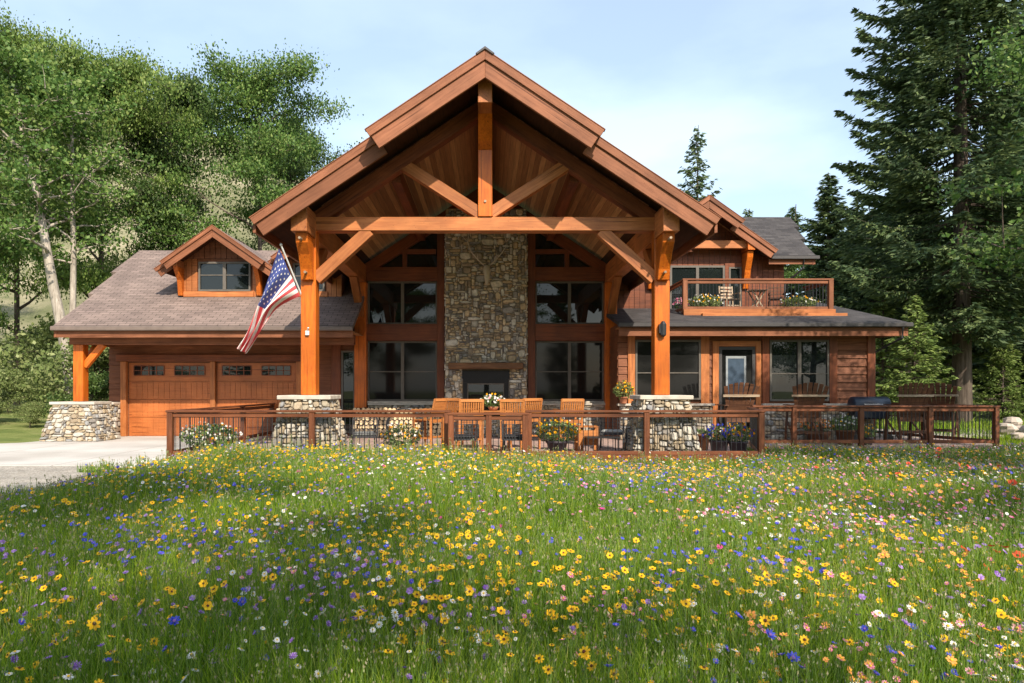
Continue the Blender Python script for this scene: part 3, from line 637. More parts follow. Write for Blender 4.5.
box('window_trim', 8.2, 8.41, RW-.07, RW-.036, 1.0, 3.15, 'dark_timber', H, .006); box('window_trim', 10.19, 10.42, RW-.09, RW-.03, 1.0, 3.15, 'dark_timber', H, .006)
box('corner_board', 11.33, 11.56, RW-.08, RW-.03, 0, 3.25, 'dark_timber', H, .006)
box('lintel', 4.25, 11.3, RW-.06, RW-.04, 3.0, 3.2, 'dark_timber', H)
for a, c in ((6.72, 6.9), (8.0, 8.16)): box('door_trim', a, c, RW-.08, RW-.03, 0, 2.95, 'timber_beam', H, .006)
box('door_trim', 6.9, 8.0, RW-.08, RW-.03, 2.79, 2.95, 'timber_beam', H, .006)
mb = MB().mat('dark_gutter'); mb.box(6.91, 7.0, RW-.06, RW, 0, 2.78); mb.box(7.9, 7.99, RW-.06, RW, 0, 2.78); mb.box(7.0, 7.9, RW-.06, RW, 2.69, 2.78); mb.box(7.0, 7.9, RW-.06, RW, 0, .15)
dr = mb.build('door', H, label='glazed patio door with a pale inner frame')
MB().mat('screen_glass').box(7.0, 7.9, RW-.03, RW-.02, .15, 2.69).build('pane', dr)
plain('door_frame', (.26, .28, .29), .5); mb = MB().mat('door_frame'); mb.box(7.12, 7.18, RW-.045, RW-.031, .4, 2.5); mb.box(7.66, 7.72, RW-.045, RW-.031, .4, 2.5); mb.box(7.18, 7.66, RW-.045, RW-.031, 2.43, 2.5); mb.build('inner_frame', dr)
plain('curtain', (.05, .075, .11), .3); MB().mat('curtain').box(7.18, 7.66, RW-.04, RW-.032, .4, 2.43).build('door_blind', dr)
MB().mat('steel').tube([(7.83, RW-.09, 1.0), (7.83, RW-.09, 1.25)], .015, 6).build('handle', dr)
mb = MB().mat('mortar'); mb.box(3.95, 6.68, RW-.18, RW, 0, 1.02); mb.mat('pale_stone')
stone_pack(mb, (5.31, RW-.18, 0), (1, 0, 0), (0, 0, 1), (0, -1, 0), 2.72, 2.72, 1.02, .085, 51, 4, 2, .05); wc = mb.build('stone_wainscot', H)
mb = MB().mat('mortar'); mb.box(8.2, 11.45, RW-.18, RW, 0, 1.02); mb.mat('pale_stone'); stone_pack(mb, (9.82, RW-.18, 0), (1, 0, 0), (0, 0, 1), (0, -1, 0), 3.2, 3.2, 1.02, .085, 52, 4, 2, .05); wc2 = mb.build('stone_wainscot', H)
MB().mat('cap_stone').box(3.86, 6.72, RW-.3, RW-.08, 1.022, 1.09).build('cap_slab', wc, bevel=.01); MB().mat('cap_stone').box(8.15, 11.6, RW-.3, RW-.095, 1.022, 1.09).build('cap_slab', wc2, bevel=.01)
RS = .22; RZ = 3.46; RY = 20.85
shed('roof', 0, 0, RY, RZ, RS, 5.6, 'shingle_dark', tiers=lambda R: [(3.8, 0), (12.2, 0), (12.2, R), (3.8, R)], t0=-.1)
prism('roof', (12.2, 0, RZ), (0, 1, 0), (-.9, 0, .2), [(RY, 0), (32, 0), (26.4, 1.2), (RY+.02, .02)], -.02, .0, 'shingle', H) if False else None
shed('roof', 0, 0, 26.46, RZ+.22*5.61, -RS*.8, 6, 'shingle_dark', tiers=lambda R: [(4.0, 0), (12.2, 0), (12.2, R), (4.0, R)], t0=-.1)
shed('soffit', 3.85, 12.1, RY+.04, RZ-.13, 0, .75, 'planks', -.03, 0)
box('gutter', 3.78, 12.28, RY-.14, RY-.0, RZ-.15, RZ-.02, 'dark_gutter', H, .02)
box('fascia', 3.82, 12.2, RY+.01, RY+.05, RZ-.40, RZ-.155, 'fascia', H)
box('verge_board', 12.1, 12.16, RY+.05, 32, RZ-.36, RZ-.1, 'fascia', H)
mb = MB().mat('dark_gutter'); mb.tube([(12.0, RY-.08, RZ-.15), (12.0, RY-.05, RZ-.45), (11.62, RW+.1, RZ-.85), (11.6, RW+.12, .1)], .04, 8); mb.build('downpipe', H)
# upper storey
UY = 24.5
def uz(x): return 7.79-.71*abs(x-7.2)-.12
mb = MB().mat('siding'); mb.box(4.1, 10.1, UY, UY+.15, 3.9, 5.9); mb.box(9.95, 10.1, UY+.15, 29, 3.8, 6.2)
mb.mat('dark_timber'); vboards(mb, 4.1, 10.1, 4.0, 0, UY, lambda x: max(uz(x), 5.85 if (x > 8.5 or x < 5.6) else 0))
mb.mat('siding'); mb.add([(10.1, UY+.15, 5.9), (10.1, 29.5, 5.9), (10.1, 27, 7.8)], [(0, 1, 2)])
mb.build('upper_wall', H)
window(6.20, 8.06, 3.95, 5.7, UY-.06, 2, None, 'glass', fm='frame_taupe', cw=.07); window(8.2, 8.62, 4.2, 5.65, UY-.06, 1, None, 'glass', trim='dark_timber')
gable_roof(7.2, 7.79, .71, 23.75, 28.5, 2.36, 1.12, 23.3, tb=.34, th=.12, trim_t=.13, board_th=.06)
box('collar_tie', 5.55, 8.85, 23.95, 24.15, 6.2, 6.46, 'timber_beam', H, .008)
for xx in (5.55, 8.75):
    box('outrigger', xx-.12, xx+.12, 23.8, UY-.04, 6.12, 6.42, 'timber', H, .008) if xx > 6 else None
    prism('bracket', (xx+.1, 0, 0), (0, 1, 0), (0, 0, 1), [(UY-.04, 4.9), (UY-.04, 6.1), (23.9, 6.1), (23.95, 5.9), (UY-.35, 5.5), (UY-.2, 4.9)], -.2, 0, 'timber', H, .008)
shed('roof', 0, 0, 24.0, 5.98, .66, 3.0, 'shingle_dark', tiers=lambda R: [(9.5, 0), (10.95, 0), (10.95, R*.4), (11.15, R*.4), (11.15, R*.72), (11.35, R*.72), (11.35, R), (7.0, R)])
shed('roof', 0, 0, 27.001, 5.98+.66*3, -.66, 3.0, 'shingle_dark', tiers=lambda R: [(6.5, 0), (11.35, 0), (11.0, R), (6.5, R)])
box('gutter', 9.45, 11.05, 23.88, 23.99, 5.83, 5.95, 'dark_gutter', H, .015)
box('fascia', 9.4, 10.95, 24.01, 24.05, 5.68, 5.86, 'fascia', H)
prism('verge_board', (10.9, 0, 0), (0, 1, 0), (0, 0, 1), [(24.0, 5.86), (27, 7.84), (30, 5.86), (30, 5.64), (27, 7.6), (24, 5.66)], -.05, 0, 'dark_timber', H)
MB().mat('dark_gutter').tube([(10.55, 23.95, 5.85), (10.55, 24.0, 5.55), (10.15, 24.5, 5.1), (10.14, 24.55, 4.3)], .035, 8).build('downpipe', H)
# balcony
BY = 22.6
bf = box('balcony_floor', 6.21, 10.85, BY-.05, UY-.05, 3.72, 3.98, 'rail_wood', H, .008)
box('balcony_fascia', 6.15, 10.9, BY-.1, BY-.052, 3.80, 4.02, 'timber_beam', H, .005)
box('balcony_fascia', 6.7, 11.2, BY-.24, BY-.102, 3.70, 3.88, 'timber_beam', H, .005)
def rail_run(parent, p0, p1, posts, ztop=1.07, zbot=.14, pw=.12, gap=.105, capw=.14, skip_first=False, mat='rail_wood', z0=0.0, bal='black_metal', caps=True, fascia=False):
    p0 = Vector((*p0, z0)); p1 = Vector((*p1, z0)); L_ = (p1-p0).length; d = (p1-p0).normalized(); up = Vector((0, 0, 1))
    beam('cap_rail', p0+up*(ztop-.025)-d*.08, p1+up*(ztop-.025)+d*.08, capw, .05, mat, parent)
    beam('top_rail', p0+up*(ztop-.11), p1+up*(ztop-.11), .045, .09, mat, parent)
    beam('bottom_rail', p0+up*zbot, p1+up*zbot, .045, .09, mat, parent)
    for t in posts:
        p = p0+d*(t*L_); beam('post', p+up*(-.18 if z0 < 1 else -.02), p+up*(ztop-.052), pw, pw, mat, parent, up=(0, 1, 0))
    n = int(L_/gap); me = None; side = up.cross(d)
    for i in range(1, n):
        t = i/n
        if any(abs(t-q)*L_ < pw/2+.02 for q in posts): continue
        p = p0+d*(t*L_)
        if me is None:
            mb = MB().mat(bal); mb.tube([(0, 0, zbot+.045), (0, 0, ztop-.155)], .0085, 6); o = mb.build('baluster', parent, Matrix.Translation(p)); me = o
            rail_run.proto = o
        else:
            o = bpy.data.objects.new('baluster', me.data); uniq_link(o, parent, Matrix.Translation(p))
rail_run(H, (6.21, BY), (10.78, BY), [0.0, 1.0], 1.0, .08, .14, .11, .12, z0=3.98, mat='fascia')
rail_run(H, (6.21, UY-.1), (6.21, BY+.1), [], 1.0, .08, .1, .2, .1, z0=3.98)
rail_run(H, (10.78, UY-.1), (10.78, BY+.1), [], 1.0, .08, .1, .2, .1, z0=3.98, mat='dark_timber')
# small fixtures of the house
mb = MB().mat('black_metal'); mb.box(3.92-.06, 3.92+.06, 16.12, 16.228, 2.78, 2.98); mb.lathe([(.03, 2.70), (.07, 2.74), (.075, 2.98), (.03, 3.05)], 10, (3.95, 16.15, 0)); mb.build('wall_lantern', H)
MB().mat('frame_white').box(-4.08, -4.0, 16.17, 16.228, 2.74, 2.84).tube([(-4.04, 16.2, 2.82), (-4.0, 16.12, 2.9)], .02, 6).build('bracket_fitting', H)

# ------------------------------------------------------------------ patio railings
def XP(px, Y): return X(px, Y)
YR = 15.6
t = empty('deck_railing', (-6.87, YR, 0)); tag(t, 'brown railing left of the gate, turning back to the garage corner', 'railing')
x0, x1 = -6.86, X(447, YR)
rail_run(t, (x0, YR), (x1, YR), [0, (X(312, YR)-x0)/(x1-x0), 1], 1.07)
rail_run(t, (-6.86, YR+.12), (-6.86, 23.0), [.29, .62, 1], 1.07)
t = empty('railing_gate', (X(487, 14.9), YR, 0)); tag(t, 'lower double gate panel in the middle of the patio railing', 'gate')
x0, x1 = X(451, 15.2), X(525, 15.2)
rail_run(t, (x0, 15.2), (x1, 15.2), [0, .51, 1], 1.03)
t = empty('deck_railing', (X(530, YR), YR, 0)); tag(t, 'sunlit brown railing right of the gate, in front of the right porch pier', 'railing')
x0, x1 = X(529, YR), X(761, YR)
rail_run(t, (x0, YR), (x1, YR), [0, (X(646.5, YR)-x0)/(x1-x0), 1], 1.07, mat='rail_wood')
rail_run(t, (x1, YR+.12), (6.75, 18.5), [], 1.07)
box('kick_board', x0, x1, YR-.14, YR-.09, -.1, .1, 'rail_wood', t)
Y2 = 18.95
t = empty('deck_railing', (7, Y2, 0)); tag(t, 'shaded brown railing set back along the right patio, turning at its far end', 'railing')
x0, x1 = X(755, Y2), X(996, Y2)
rail_run(t, (x0, Y2), (x1, Y2), [(X(p, Y2)-x0)/(x1-x0) for p in (760, 794, 861, 930, 996)], 1.09)
rail_run(t, (x1, Y2+.1), (x1-1.0, 23.5), [.5, 1], 1.09)

# ------------------------------------------------------------------ flag
fl = empty('flag', (-4.16, 16.3, 3.6)); tag(fl, 'striped national flag hanging from a short pole on the left porch post', 'flag')
PB = Vector((-4.17, 16.3, 3.58)); PT = Vector((X(281, 15.7), 15.7, Z(245, 15.7)))
mb = MB().mat('frame_white'); mb.tube([PB, PT], .018, 8); mb.lathe([(.005, -.03), (.03, -.01), (.03, .02), (.005, .04)], 8, tuple(PT)); mb.build('pole', fl)
MB().mat('steel').tube([PB+Vector((.02, .0, -.08)), PB+Vector((-.0, 0, .08))], .03, 8).build('bracket', fl)
def fpt(u, v):
    top = [(281, 250), (262, 296), (251, 330), (240, 349)]; bot = [(296.5, 294), (272, 308), (258, 332), (247, 354)]
    def cb(P, t):
        a = t*3; i = min(int(a), 2); fr_ = a-i; p = P[i]; q = P[i+1]; p_ = P[max(i-1, 0)]; q_ = P[min(i+2, 3)]
        return tuple(.5*((2*p[k])+(-p_[k]+q[k])*fr_+(2*p_[k]-5*p[k]+4*q[k]-q_[k])*fr_**2+(-p_[k]+3*p[k]-3*q[k]+q_[k])*fr_**3) for k in (0, 1))
    a = cb(top, u); c = cb(bot, u); v2 = v+.05*math.sin(v*9+u*5)*u
    px, py = a[0]+(c[0]-a[0])*v2, a[1]+(c[1]-a[1])*v2
    Yb = 15.7+.45*v*(1-u)+.16*math.sin(v*13+u*4)*min(1, u*2.2+.1)+.1*u
    return Vector((X(px, 15.85), Yb, Z(py, 15.85)))
NU, NV = 44, 26; vs = [fpt(i/NU, j/NV) for i in range(NU+1) for j in range(NV+1)]; fs = []; mi = []
for i in range(NU):
    for j in range(NV):
        fs.append((i*(NV+1)+j, (i+1)*(NV+1)+j, (i+1)*(NV+1)+j+1, i*(NV+1)+j+1)); mi.append(2 if (i < NU*.4 and j < 14) else (0 if (j//2) % 2 == 0 else 1))
mesh_obj('cloth', vs, fs, ['red_flag', 'white_flag', 'blue_flag'], fl, None, True, mi)
mb = MB().mat('white_flag')
for r_ in range(9):
    for c in range(6 if r_ % 2 == 0 else 5):
        u0 = .4*((2*c+1+(r_ % 2))/12.0); v0 = (14/26)*((r_+.8)/9.6); pts = []
        for k in range(10):
            a = math.pi*k/5; rr = (.017 if k % 2 == 0 else .007); q = fpt(max(0, u0+rr*math.sin(a)*.75), max(0, v0+rr*1.35*math.cos(a))); pts.append(q)
        c0 = fpt(u0, v0); off = Vector((0, -.008, 0)); mb.add([q+off for q in pts]+[c0+off], [(k, (k+1) % 10, 10) for k in range(10)])
mb.build('stars', fl)

# ------------------------------------------------------------------ elk skull on the chimney
mb = MB().mat('bone'); c = Vector((0, 22.52, 5.08))
for i in range(1): mb.tube([(0, 22.56, 5.42), (0, 22.50, 5.33), (0, 22.46, 5.18), (0, 22.44, 4.98), (0, 22.46, 4.82), (0, 22.5, 4.76)], [.05, .11, .12, .08, .055, .025], 12)
for sd in (-1, 1):
    pts = [(sd*.08, 22.52, 5.38), (sd*.28, 22.44, 5.55), (sd*.50, 22.40, 5.8), (sd*.60, 22.40, 6.1), (sd*.55, 22.42, 6.42), (sd*.40, 22.45, 6.7)]
    mb.tube(pts, [.024, .022, .02, .017, .013, .006], 8)
    for q, dd in ((1, (.02*sd, -.22, .1)), (2, (.12*sd, -.18, .16)), (3, (.2*sd, -.1, .18)), (4, (.16*sd, -.05, .22))):
        p = Vector(pts[q]); mb.tube([p, p+Vector(dd)*.6, p+Vector(dd)+Vector((0, 0, .05))], [.014, .01, .003], 6)
o = mb.build('antlered_skull', None, None, True); tag(o, 'pale antlered elk skull hung on the stone chimney', 'skull')

# ------------------------------------------------------------------ furniture prototypes (built at the origin, back towards -Y = towards the camera)
def tall_chair(label, M, mat='teak', group='slatted wooden bar chairs round the patio table'):
    t = empty('bar_chair'); tag(t, label, 'chair', group)
    hs = .78; W = .54
    mb = MB().mat(mat)
    for i in range(6): mb.box(-W/2, W/2, -.24+i*.083, -.24+i*.083+.07, hs-.02, hs)
    mb.box(-W/2, W/2, .22, .25, hs-.08, hs-.022); mb.box(-W/2, W/2, -.26, -.23, hs-.08, hs-.022); mb.build('seat', t)
    mb = MB().mat(mat); mb.bar((-W/2, -.36, 1.26), (W/2, -.36, 1.26), .035, .07); mb.bar((-W/2, -.285, .90), (W/2, -.285, .90), .03, .05)
    for i in range(9): x = -W/2+.05+i*(W-.1)/8; mb.bar((x, -.285, .9), (x, -.36, 1.25), .036, .014, (0, 1, 0))
    mb.build('backrest', t)
    for sx in (-1, 1):
        x = sx*(W/2+.0)
        mb = MB().mat(mat); mb.bar((x, -.25, 0), (x, -.25, .8), .045, .045); mb.bar((x, -.25, .8), (x, -.365, 1.28), .045, .04); mb.build('leg', t)
        mb = MB().mat(mat); mb.bar((x, .25, 0), (x, .25, 1.0), .045, .045); mb.build('leg', t)
        mb = MB().mat(mat); mb.bar((x, -.29, 1.02), (x, .30, 1.02), .055, .025); mb.build('armrest', t)
    mb = MB().mat(mat); mb.bar((-W/2, .25, .3), (W/2, .25, .3), .03, .04); mb.bar((-W/2, -.25, .35), (W/2, -.25, .35), .03, .04)
    for sx in (-1, 1): mb.bar((sx*W/2, -.25, .33), (sx*W/2, .25, .33), .03, .04)
    mb.build('stretcher', t)
    t.matrix_basis = M; return t
def metal_chair(label, M, cushion='cushion', group='dark metal patio armchairs'):
    t = empty('patio_armchair'); tag(t, label, 'chair', group)
    mb = MB().mat('dark_wicker'); mb.box(-.28, .28, -.25, .27, .38, .42)
    for i in range(9): mb.bar((-.26+i*.065, -.27, .42), (-.26+i*.065, -.37, .90), .012, .012)
    for i in range(5): mb.bar((-.28, -.28-.02*i, .48+.09*i), (.28, -.28-.02*i, .48+.09*i), .01, .012)
    mb.tube([(-.29, -.26, .4), (-.29, -.36, .82), (-.2, -.385, .93), (.2, -.385, .93), (.29, -.36, .82), (.29, -.26, .4)], .016, 8); mb.build('backrest', t)
    for sx in (-1, 1):
        for sy in (-1, 1):
            MB().mat('black_metal').tube([(sx*.27, sy*.24, .4), (sx*.29, sy*.30, 0)], .015, 8).build('leg', t)
        MB().mat('black_metal').tube([(sx*.29, -.3, .62), (sx*.31, -.05, .66), (sx*.30, .24, .63), (sx*.28, .26, .4)], .015, 8).build('armrest', t)
    mb = MB().mat(cushion); mb.box(-.26, .26, -.22, .26, .422, .50); mb.build('cushion', t, bevel=.03)
    t.matrix_basis = M; return t
def adirondack(label, M, group='tall fan backed wooden chairs on the right patio'):
    t = empty('adirondack_chair'); tag(t, label, 'chair', group); k = 'weathered'
    mb = MB().mat(k)
    n = 7
    for i in range(n):
        a = (i-(n-1)/2)/((n-1)/2); x0 = a*.25; x1 = a*.44; top = 1.70-.10*a*a
        mb.bar((x0, -.20, .74), (x1, -.46, top), .105, .02, (0, 1, 0))
    mb.build('backrest', t)
    MB().mat('pale_wood').bar((-.50, -.43, 1.34), (.50, -.43, 1.34), .05, .06).build('back_rail', t)
    mb = MB().mat(k)
    for i in range(6): mb.box(-.3, .3, -.24+i*.095, -.24+i*.095+.08, .76-.0, .78)
    mb.build('seat', t)
    for sx in (-1, 1):
        MB().mat(k).bar((sx*.36, -.35, 0), (sx*.34, -.18, 1.06), .09, .035, (1, 0, 0)).build('leg', t)
        MB().mat(k).bar((sx*.36, .42, 0), (sx*.34, .28, 1.06), .09, .035, (1, 0, 0)).build('leg', t)
        MB().mat(k).bar((sx*.38, -.38, 1.08), (sx*.38, .36, 1.08), .12, .025).build('armrest', t)
        MB().mat(k).bar((sx*.35, -.32, .1), (sx*.35, .36, .66), .05, .03).build('brace', t)
    mb = MB().mat(k); mb.box(-.35, .35, .40, .50, .28, .30); mb.box(-.35, .35, -.36, -.33, .30, .38); mb.box(-.35, .35, -.29, -.26, .62, .74); mb.build('footrest', t)
    t.matrix_basis = M; return t

def cards(C, size, dirs=None, asp=.55, up=None, rng=RNG):
    """diamond leaves: C (n,3), size (n,), random or given directions"""
    n = len(C)
    d = rng.normal(size=(n, 3)) if dirs is None else dirs+rng.normal(size=(n, 3))*.25
    d /= np.linalg.norm(d, axis=1, keepdims=True)+1e-9
    r = rng.normal(size=(n, 3)); r = np.cross(d, r); r /= np.linalg.norm(r, axis=1, keepdims=True)+1e-9
    s = np.asarray(size)[:, None]
    V = np.stack([C-d*s*.5, C+r*s*asp*.5-d*s*.05, C+d*s*.5, C-r*s*asp*.5-d*s*.05], 1).reshape(-1, 3)
    Q = np.arange(4*n).reshape(n, 4); return V, Q
def np_obj(name, V, Q, mats, parent=None, M=None, mi=None, sm=False):
    o = bpy.data.objects.new(name, np_mesh(name, V, Q, mats, mi, sm)); uniq_link(o, parent, M or Matrix.Identity(4)); return o
def planter(name, label, x, y, z, r, h, spread, fh, blooms, pot='dark_pot', shape='pot', n=420, leafm='herb', seed=1, cat='planter', group=None, leaf=.06, bs=.055):
    rng = np.random.default_rng(seed); t = empty(name, (x, y, z)); tag(t, label, cat, group); spread *= 1.2; fh *= 1.2; n = int(n*1.4); bs *= 1.15
    if shape == 'pot': pr = [(r*.62, 0), (r*.7, .02), (r*.93, h*.86), (r*1.03, h*.87), (r*1.03, h), (r*.9, h), (r*.88, h*.9)]
    elif shape == 'bowl': pr = [(r*.5, 0), (r*.8, h*.3), (r, h*.7), (r*1.05, h), (r*.95, h), (r*.9, h*.85)]
    else: pr = [(r*.9, 0), (r, h*.4), (r*.98, h), (r*.9, h), (r*.88, h*.9)]
    T0 = Matrix.Translation((x, y, z)); MB().mat(pot).lathe(pr, 20).build('pot', t, T0, True)
    u = rng.normal(size=(n, 3)); u /= np.linalg.norm(u, axis=1, keepdims=True); rad = rng.uniform(.45, 1, n)**.6
    C = u*rad[:, None]*np.array([spread, spread*.8, fh*.55]); C[:, 2] = C[:, 2]*.95+h+fh*.38; C[:, 2] += rng.normal(size=n)*.02
    C *= 1+0*C; V, Q = cards(C, rng.uniform(.6, 1.5, n)*leaf, rng=rng); np_obj('foliage', V, Q, [leafm], t, T0)
    for bc, bn in blooms:
        u = rng.normal(size=(bn, 3)); u[:, 2] = np.abs(u[:, 2])*.9-.15; u[:, 1] -= .5; u /= np.linalg.norm(u, axis=1, keepdims=True)
        C = u*np.array([spread, spread*.8, fh*.6])*rng.uniform(.9, 1.12, (bn, 1)); C[:, 2] += h+fh*.38
        Vs = []; Qs = []
        for k in range(3):
            V, Q = cards(C+u*.01, np.full(bn, bs), np.cross(u, rng.normal(size=(bn, 3))), .9, rng=rng); Qs.append(Q+4*bn*k); Vs.append(V)
        np_obj('blossom', np.concatenate(Vs), np.concatenate(Qs), ['petal_'+bc], t, T0)
    return t
def place(px, Y): return X(px, Y)
tall_chair('slatted teak bar chair left of the patio table, nearest the gate', TM(place(470, 17.1), 17.1, 0, .12))
tall_chair('slatted teak bar chair half hidden behind the left one at the patio table', TM(place(459, 18.4), 18.4, 0, -.55))
tall_chair('slatted teak bar chair right of the table flowers, nearest the gate', TM(place(514, 17.1), 17.1, 0, -.15))
tall_chair('slatted teak bar chair half hidden at the right end of the patio table', TM(place(525, 18.3), 18.3, 0, .5))
tall_chair('slatted teak chair turned sideways beside the firewood stack', TM(place(428, 17.8), 17.8, 0, 1.1))
tall_chair('slatted teak bar chair standing alone behind the yellow flower pot', TM(place(568, 17.6), 17.6, 0, .2))
t = empty('patio_table', (place(492, 18.0), 18.0, 0)); tag(t, 'wooden patio table carrying a pot of white flowers', 'table')
tx = place(492, 18.0); mb = MB().mat('teak')
for i in range(8): mb.box(tx-.48, tx+.48, 17.56+i*.112, 17.56+i*.112+.1, .96, .985)
mb.build('tabletop', t)
for a in (-1, 1):
    for c in (-1, 1): MB().mat('teak').box(tx+a*.42-.03, tx+a*.42+.03, 18.0+c*.38-.03, 18.0+c*.38+.03, 0, .958).build('leg', t)
planter('flower_bowl', 'bowl of white and yellow flowers on the patio table', tx+.03, 18.0, .986, .13, .10, .25, .26, [('white', 34), ('yellow', 8), ('pink', 3)], 'terracotta', 'bowl', 300, seed=3)
t = empty('side_table', (place(587, 17.2), 17.2, 0)); tag(t, 'small slatted wooden side table right of the teak chair', 'table')
tx = place(587, 17.2); mb = MB().mat('teak')
for i in range(5): mb.box(tx-.25, tx+.25, 16.97+i*.1, 16.97+i*.1+.09, .62, .645)
mb.build('tabletop', t)
for a in (-1, 1):
    for c in (-1, 1): MB().mat('teak').box(tx+a*.22-.025, tx+a*.22+.025, 17.2+c*.2-.025, 17.2+c*.2+.025, 0, .618).build('leg', t)
MB().mat('teak').box(tx-.22, tx+.22, 16.99, 17.01, .2, .55).build('apron', t)
metal_chair('dark armchair with a grey cushion beside the left porch pier', TM(place(364, 17.2), 17.2, 0, .25))
metal_chair('dark metal armchair behind the left gate panel', TM(place(463, 16.25), 16.25, 0, .1), 'dark_wicker')
metal_chair('dark metal armchair behind the right gate panel', TM(place(516, 16.25), 16.25, 0, -.1), 'dark_wicker')
metal_chair('dark metal armchair with cushion facing the low black table', TM(place(612, 18.2), 18.2, 0, math.pi-.2))
metal_chair('dark metal armchair turned side-on left of the right porch pier', TM(place(637, 16.7), 16.7, 0, 1.4), 'dark_wicker')
t = empty('coffee_table', (place(605, 16.7), 16.7, 0)); tag(t, 'low black metal table left of the right porch pier', 'table')
tx = place(602, 16.7); MB().mat('black_metal').box(tx-.38, tx+.38, 16.45, 16.95, .40, .425).build('tabletop', t)
for a in (-1, 1):
    for c in (-1, 1): MB().mat('black_metal').tube([(tx+a*.35, 16.7+c*.22, 0), (tx+a*.35, 16.7+c*.22, .4)], .012, 6).build('leg', t)
for px, Y, rz, lb in ((735, 19.9, .05, 'tall fan backed chair in front of the patio door'), (804, 20.0, -.04, 'tall fan backed chair in front of the right wing window'),
                      (906, 20.2, .03, 'tall fan backed chair right of the black grill'), (941, 20.9, -.75, 'tall fan backed chair turned askew, farthest right')):
    adirondack(lb, TM(place(px, Y), Y, 0, rz))
# grill
gx, gy = place(869, 20.9), 20.9; t = empty('barrel_grill', (gx, gy, 0)); tag(t, 'dark blue black barrel grill near the far end of the patio', 'grill')
n = 14; mb = MB().mat('grill_paint'); mb.tube([(gx-.52, gy, 1.03), (gx-.50, gy, 1.03), (gx+.50, gy, 1.03), (gx+.52, gy, 1.03)], [.2, .27, .27, .2], 20); mb.build('lid', t, None, True)
MB().mat('grill_paint').box(gx-.5, gx+.5, gy-.25, gy+.25, .66, .9).build('firebowl', t, bevel=.04)
MB().mat('steel').tube([(gx-.3, gy-.31, 1.08), (gx+.3, gy-.31, 1.08)], .015, 8).build('handle', t)
MB().mat('black_metal').box(gx-.85, gx-.52, gy-.22, gy+.22, .88, .91).build('side_shelf', t)
for a in (-1, 1):
    for c in (-1, 1): MB().mat('black_metal').bar((gx+a*.42, gy+c*.2, .1), (gx+a*.42, gy+c*.2, .68), .04, .04).build('leg', t)
    MB().mat('black_metal').tube([(gx+a*.46, gy-.25, .11), (gx+a*.46, gy-.2, .11)], .11, 16).build('wheel', t)
MB().mat('black_metal').box(gx-.42, gx+.42, gy-.2, gy+.2, .28, .31).build('lower_shelf', t)
# planters
planter('flower_basket', 'wide basket of white flowers behind the left corner of the railing', place(209, 16.2), 16.2, 0, .34, .28, .55, .42, [('white', 60), ('yellow', 10)], 'basket', 'tub', 900, 'herb', 11, leaf=.07)
planter('flower_pot', 'terracotta pot of white and yellow flowers between the metal chair and the teak chair', place(402, 16.3), 16.3, 0, .17, .26, .36, .42, [('white', 20), ('yellow', 26), ('orange', 4)], 'terracotta', 'pot', 600, 'herb', 12)
planter('flower_pot', 'dark pot of bright yellow flowers right of the gate', place(557, 16.3), 16.3, 0, .25, .36, .40, .42, [('yellow', 60), ('white', 14)], 'dark_pot', 'pot', 700, 'herb', 13)
planter('flower_pot', 'dark blue pot of blue flowers by the right porch pier', place(719, 16.5), 16.5, 0, .22, .36, .28, .3, [('blue', 46), ('white', 8)], 'dark_pot', 'pot', 350, 'herb', 14)
planter('flower_pot', 'dark pot of pale yellow and blue flowers near the railing corner', place(738, 16.4), 16.4, 0, .22, .34, .28, .34, [('yellow', 34), ('blue', 24), ('red', 6)], 'dark_pot', 'pot', 350, 'herb', 15)
planter('flower_pot', 'empty looking brown pot against the right porch pier', place(702, 17.9), 17.9, .0, .2, .42, .12, .1, [], 'brown_pot', 'pot', 60, 'herb', 16)
planter('flower_pot', 'round terracotta bowl of orange mums behind the right railing', place(818, 20.9), 20.9, 0, .34, .3, .40, .3, [('orange', 120)], 'brown_pot', 'bowl', 200, 'herb', 17)
planter('flower_pot', 'brown pot of white flowers left of the grill', place(845, 19.5), 19.5, 0, .26, .42, .36, .34, [('white', 40), ('yellow', 6)], 'brown_pot', 'pot', 520, 'herb', 18)
planter('flower_pot', 'small pot with a yellow flower just right of the white flower pot', place(868, 19.5), 19.5, 0, .14, .22, .2, .3, [('yellow', 12)], 'dark_pot', 'pot', 160, 'herb', 19)
planter('ledge_plant', 'yellow green plant in a terracotta pot on the stone ledge', place(624, 21.1), 21.15, 1.092, .13, .2, .26, .42, [('yellow', 22)], 'terracotta', 'pot', 320, 'shrub_leaf', 20, 'plant', leaf=.08)
planter('balcony_planter', 'rounded green plant with pale blossoms at the left end of the balcony', X(705, 22.9), 22.9, 3.98, .28, .14, .45, .34, [('white', 26), ('yellow', 20)], 'brown_pot', 'bowl', 900, 'shrub_leaf', 21, leaf=.06)
planter('balcony_planter', 'rounded green plant with pale blossoms at the right end of the balcony', X(798, 23.0), 23.0, 3.98, .28, .14, .50, .32, [('white', 12), ('yellow', 14)], 'brown_pot', 'bowl', 900, 'shrub_leaf', 22, leaf=.06)
planter('balcony_planter', 'small pink flowers outside the left end of the balcony', X(681, 23.6), 23.6, 3.98, .14, .16, .2, .3, [('pink', 40), ('white', 20)], 'brown_pot', 'bowl', 150, 'herb', 23)
